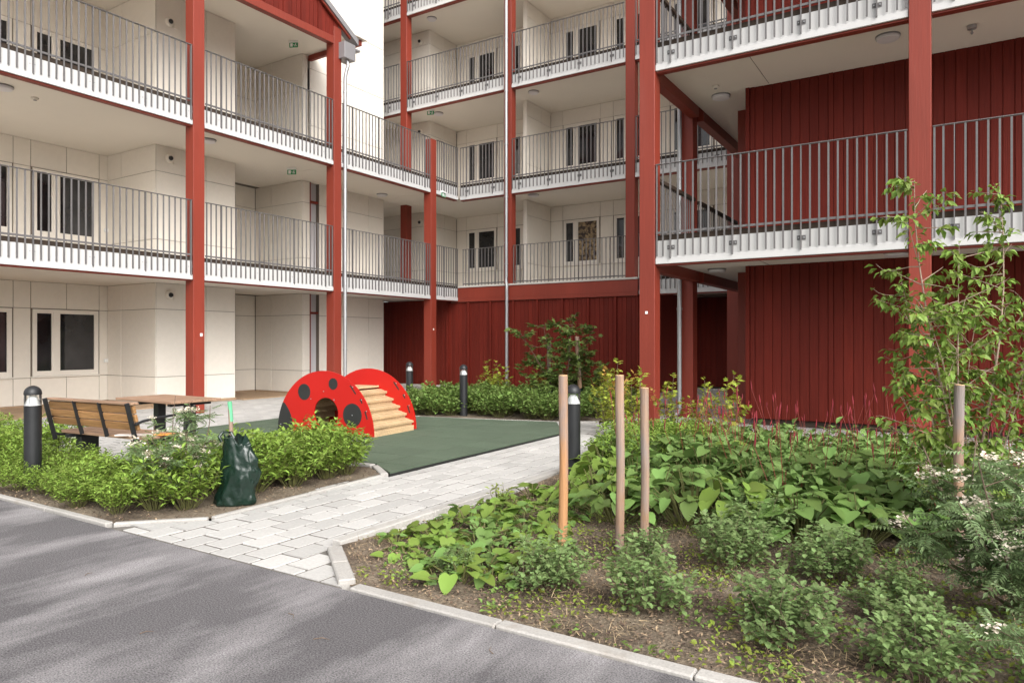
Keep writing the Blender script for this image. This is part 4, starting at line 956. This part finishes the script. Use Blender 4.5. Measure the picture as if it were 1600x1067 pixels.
stm2 = [((0, 0, 0), (x, y, z), .007) for x, y, z in ((.25, .1, .45), (-.2, .2, .4), (.1, -.2, .42), (.3, -.15, .3), (-.25, -.1, .35), (0, .2, .5))]
plant('white_flowering_shrub', rowan(302, stm2, 16, .13, 5), (.42, 3.42, -.02), 'feathery leaved shrub in the bottom right corner', 'feathery leaved flowering shrubs', s=.9, rotz=0, names=('stems', 'foliage', 'flowers'))
stm3 = [((0, 0, 0), (x, y, z), .008) for x, y, z in ((-.02, .0, .97), (.0, .03, .9), (.16, .14, .88), (-.28, .05, .62), (.05, -.2, .58), (.2, -.1, .62), (-.14, -.18, .56), (-.42, -.05, .56), (-.55, -.12, .5), (.02, .1, .66), (-.3, -.2, .5), (.12, -.28, .42))]
plant('white_flowering_shrub', rowan(303, stm3, 22, .11, 60), (-5.64, 3.60, 0), 'arching flowering shrub left of the watering bag', 'feathery leaved flowering shrubs', s=1.0, rotz=0, names=('stems', 'foliage', 'flowers'))

# ---- young trees
def young_tree(seed, stems, leaf, tmpl, leafmat, barkm, nbr=9, brl=.34, lpb=14, hang=-.35):
    r = np.random.default_rng(seed); st = MB(); fol = Foliage()
    for (p0, p1, rad, dens) in stems:
        path = stem_path(p0, p1, .07, r, 9); st.tube(path, [rad*(1-.82*k/8) for k in range(9)], 7, False)
        L = np.linalg.norm(np.array(p1)-np.array(p0))
        for k in range(int(nbr*dens)):
            t = r.uniform(.18, 1); q, d = along(path, np.array([t])); dd = rand_dirs(1, r, .25)[0]; e = q[0]+dd*brl*r.uniform(.4, 1.1)*(1.15-.6*t)
            bp = stem_path(q[0], e, .15, r, 6); st.tube(bp, [rad*.33*(1-.7*k2/5) for k2 in range(6)], 4, False)
            n = lpb; tt = r.uniform(.25, 1, n); pos, d2 = along(bp, tt); dr = rand_dirs(n, r, hang); dr[:, :2] += dd[:2]*.8
            fol.add(*place(tmpl, pos+dr*.015, dr, np.tile([0, 0, 1.], (n, 1))+r.normal(0, .35, (n, 3)), leaf*r.uniform(.55, 1.15, n)))
        n = 22; pos, d2 = along(path, r.uniform(.72, 1, n)); dr = rand_dirs(n, r, .0); fol.add(*place(tmpl, pos, dr, np.tile([0, 0, 1.], (n, 1))+r.normal(0, .3, (n, 3)), leaf*r.uniform(.55, 1.05, n)))
    return mesh_from('tree_limbs', st.v, st.f, barkm), fol.mesh('tree_crown', leafmat)
def camdir(px): a = (px-800)/FPX; return (a*math.cos(TH)-math.sin(TH), a*math.sin(TH)+math.cos(TH))
def at(px, py, D): dx, dy = camdir(px); return np.array((dx*D, dy*D, EYE+(533.5-py)/FPX*D))
base = np.array((.05, 5.62, 0.))
tips = [((1440, 312), 4.8, .012, 1.8), ((1548, 285), 5.0, .013, 1.9), ((1400, 415), 4.9, .009, 1.0), ((1592, 430), 5.1, .010, 1.2), ((1500, 385), 4.6, .010, 1.3), ((1395, 590), 4.9, .008, .8), ((1600, 560), 4.7, .009, 1.1), ((1430, 500), 4.6, .008, 1.0), ((1545, 480), 4.9, .008, 1.1), ((1475, 560), 5.1, .007, .8)]
stems = [((.05*math.cos(i), .05*math.sin(i), 0), tuple(at(*p, D)-base), rad, dn) for i, (p, D, rad, dn) in enumerate(tips)]
plant('young_tree', young_tree(401, stems, .068, T_leaf(.5, .05, .35), 'dog', 'barkp', 24, .36, 14, -.45), tuple(base), 'slender multi-stemmed young tree with light green drooping leaves at right', None, 'tree', rotz=0, names=('trunk', 'crown'))
base = np.array((-6.80, 12.95, 0.))
tips = [((850, 505), 14.3, .018, 1.4), ((905, 500), 14.5, .018, 1.4), ((935, 515), 14.7, .014, 1.2), ((812, 525), 14.2, .014, 1.1), ((880, 520), 14.0, .016, 1.4), ((830, 560), 14.3, .012, 1.0), ((950, 565), 14.6, .012, 1.0), ((870, 560), 14.0, .012, 1.2), ((915, 555), 14.4, .012, 1.2), ((810, 580), 14.2, .01, .8)]
stems = [((.06*math.cos(i), .06*math.sin(i), 0), tuple(at(*p, D)-base), rad, dn) for i, (p, D, rad, dn) in enumerate(tips)]
plant('small_tree', young_tree(402, stems, .13, T_maple(.95), 'maple', 'bark', 13, .5, 13, -.1), tuple(base), 'small bushy tree between two stakes in front of the red wall', None, 'tree', rotz=0, names=('trunk', 'crown'))
# seedling beside the path
plant('seedling', proto('seedling', 411, 'weed', h=.20, spread=.10, nst=5, lps=8, leaf=.045, tmpl=T_leaf(.45), up=.1, start=.3, side=.02), (-3.32, 5.05, 0), 'small yellow green seedling leaning over the path kerb', None, 'plant')

# ------------------------------------------------------------------ ground litter, weeds, dry grass (uncountable)
def scatter_many(poly, n, r):
    xs = [p[0] for p in poly]; ys = [p[1] for p in poly]; out = []
    P = np.stack([r.uniform(min(xs), max(xs), n*2), r.uniform(min(ys), max(ys), n*2)], 1)
    return np.array([p for p in P if inside(p, poly)][:n])
def litter(name, poly, n, tmpl, size, m, up=.0, z=.0, seed=1, flat=.35, clump=None):
    r = np.random.default_rng(seed); P = scatter_many(poly, n, r)
    if clump:
        keep = [noise.noise((p[0]*clump, p[1]*clump, seed)) > .05 for p in P]; P = P[np.array(keep)]
    k = len(P); fol = Foliage(); hs_ = np.array([[.026*noise.noise((x*1.3, y*1.3, 0))+.0104*noise.noise((x*6, y*6, 1))-.03*math.exp(-((x+2.02)**2+(y-4.35)**2)/.0784)] for x, y in P]); pos = np.concatenate([P, hs_+.003+z*.5+r.uniform(0, .010, (k, 1))], 1)
    d = rand_dirs(k, r, up) if up else np.concatenate([r.normal(0, 1, (k, 2)), r.normal(0, flat, (k, 1))], 1)
    fol.add(*place(tmpl, pos, d, np.tile([0, 0, 1.], (k, 1))+r.normal(0, .3, (k, 3)), size*r.uniform(.4, 1.3, k)))
    return fol.mesh(name, m)
VIS = [(-3.47, 3.42), (-2.93, 2.97), (1.0, 2.97), (1.6, 5.0), (-3.46, 6.4)]
def stuff(name, me, label, cat): tag(link(name, me), label, cat, kind='stuff')
stuff('mulch', litter('mulch', VIS, 26000, T_small(.45, .05, .05), .022, 'chip', z=.012, seed=1), 'brown wood chip mulch covering the soil of the front bed', 'mulch')
stuff('dry_grass', litter('dry_grass', VIS, 18000, T_blade(.05), .055, 'dry', z=.012, seed=2, flat=.5, clump=1.4), 'dry brown grass blades lying between the front bed shrubs', 'dry grass')
stuff('weeds', litter('weeds', VIS, 11000, T_leaf(.6), .028, 'weed', up=.35, z=.022, seed=3, clump=1.9), 'small yellow green weeds spread over the front bed soil', 'weeds')
stuff('moss_weeds', litter('moss_weeds', VIS, 9000, T_leaf(.6), .032, 'cover', up=.3, z=.022, seed=8, clump=2.3), 'small green weed seedlings spread over the front bed soil', 'weeds')
stuff('bed_mulch', litter('bed_mulch', BED_L, 7000, T_small(.45, .05, .05), .025, 'chip', z=.012, seed=4), 'dark mulch under the bright green shrubs by the bench', 'mulch')
r5 = random.Random(9)
for i, (x, y, a) in enumerate(((-2.55, 2.3, .6), (-1.75, 2.62, 2.4), (-3.3, 1.9, 1.2), (-2.0, 2.05, .2), (-4.4, 2.2, 2.0), (-2.9, 2.45, -.3))):
    b = MB(); L = r5.uniform(.05, .11); b.tube([(0, 0, .004), (L*.5, L*.12, .006), (L, -.01, .004)], [.0022, .002, .001], 5)
    t = b.build('fallen_twig', 'bark', None, (x, y, .001), rot=(0, 0, a)); tag(t, 'tiny brown twig lying on the asphalt', 'twig', 'twigs on the asphalt')
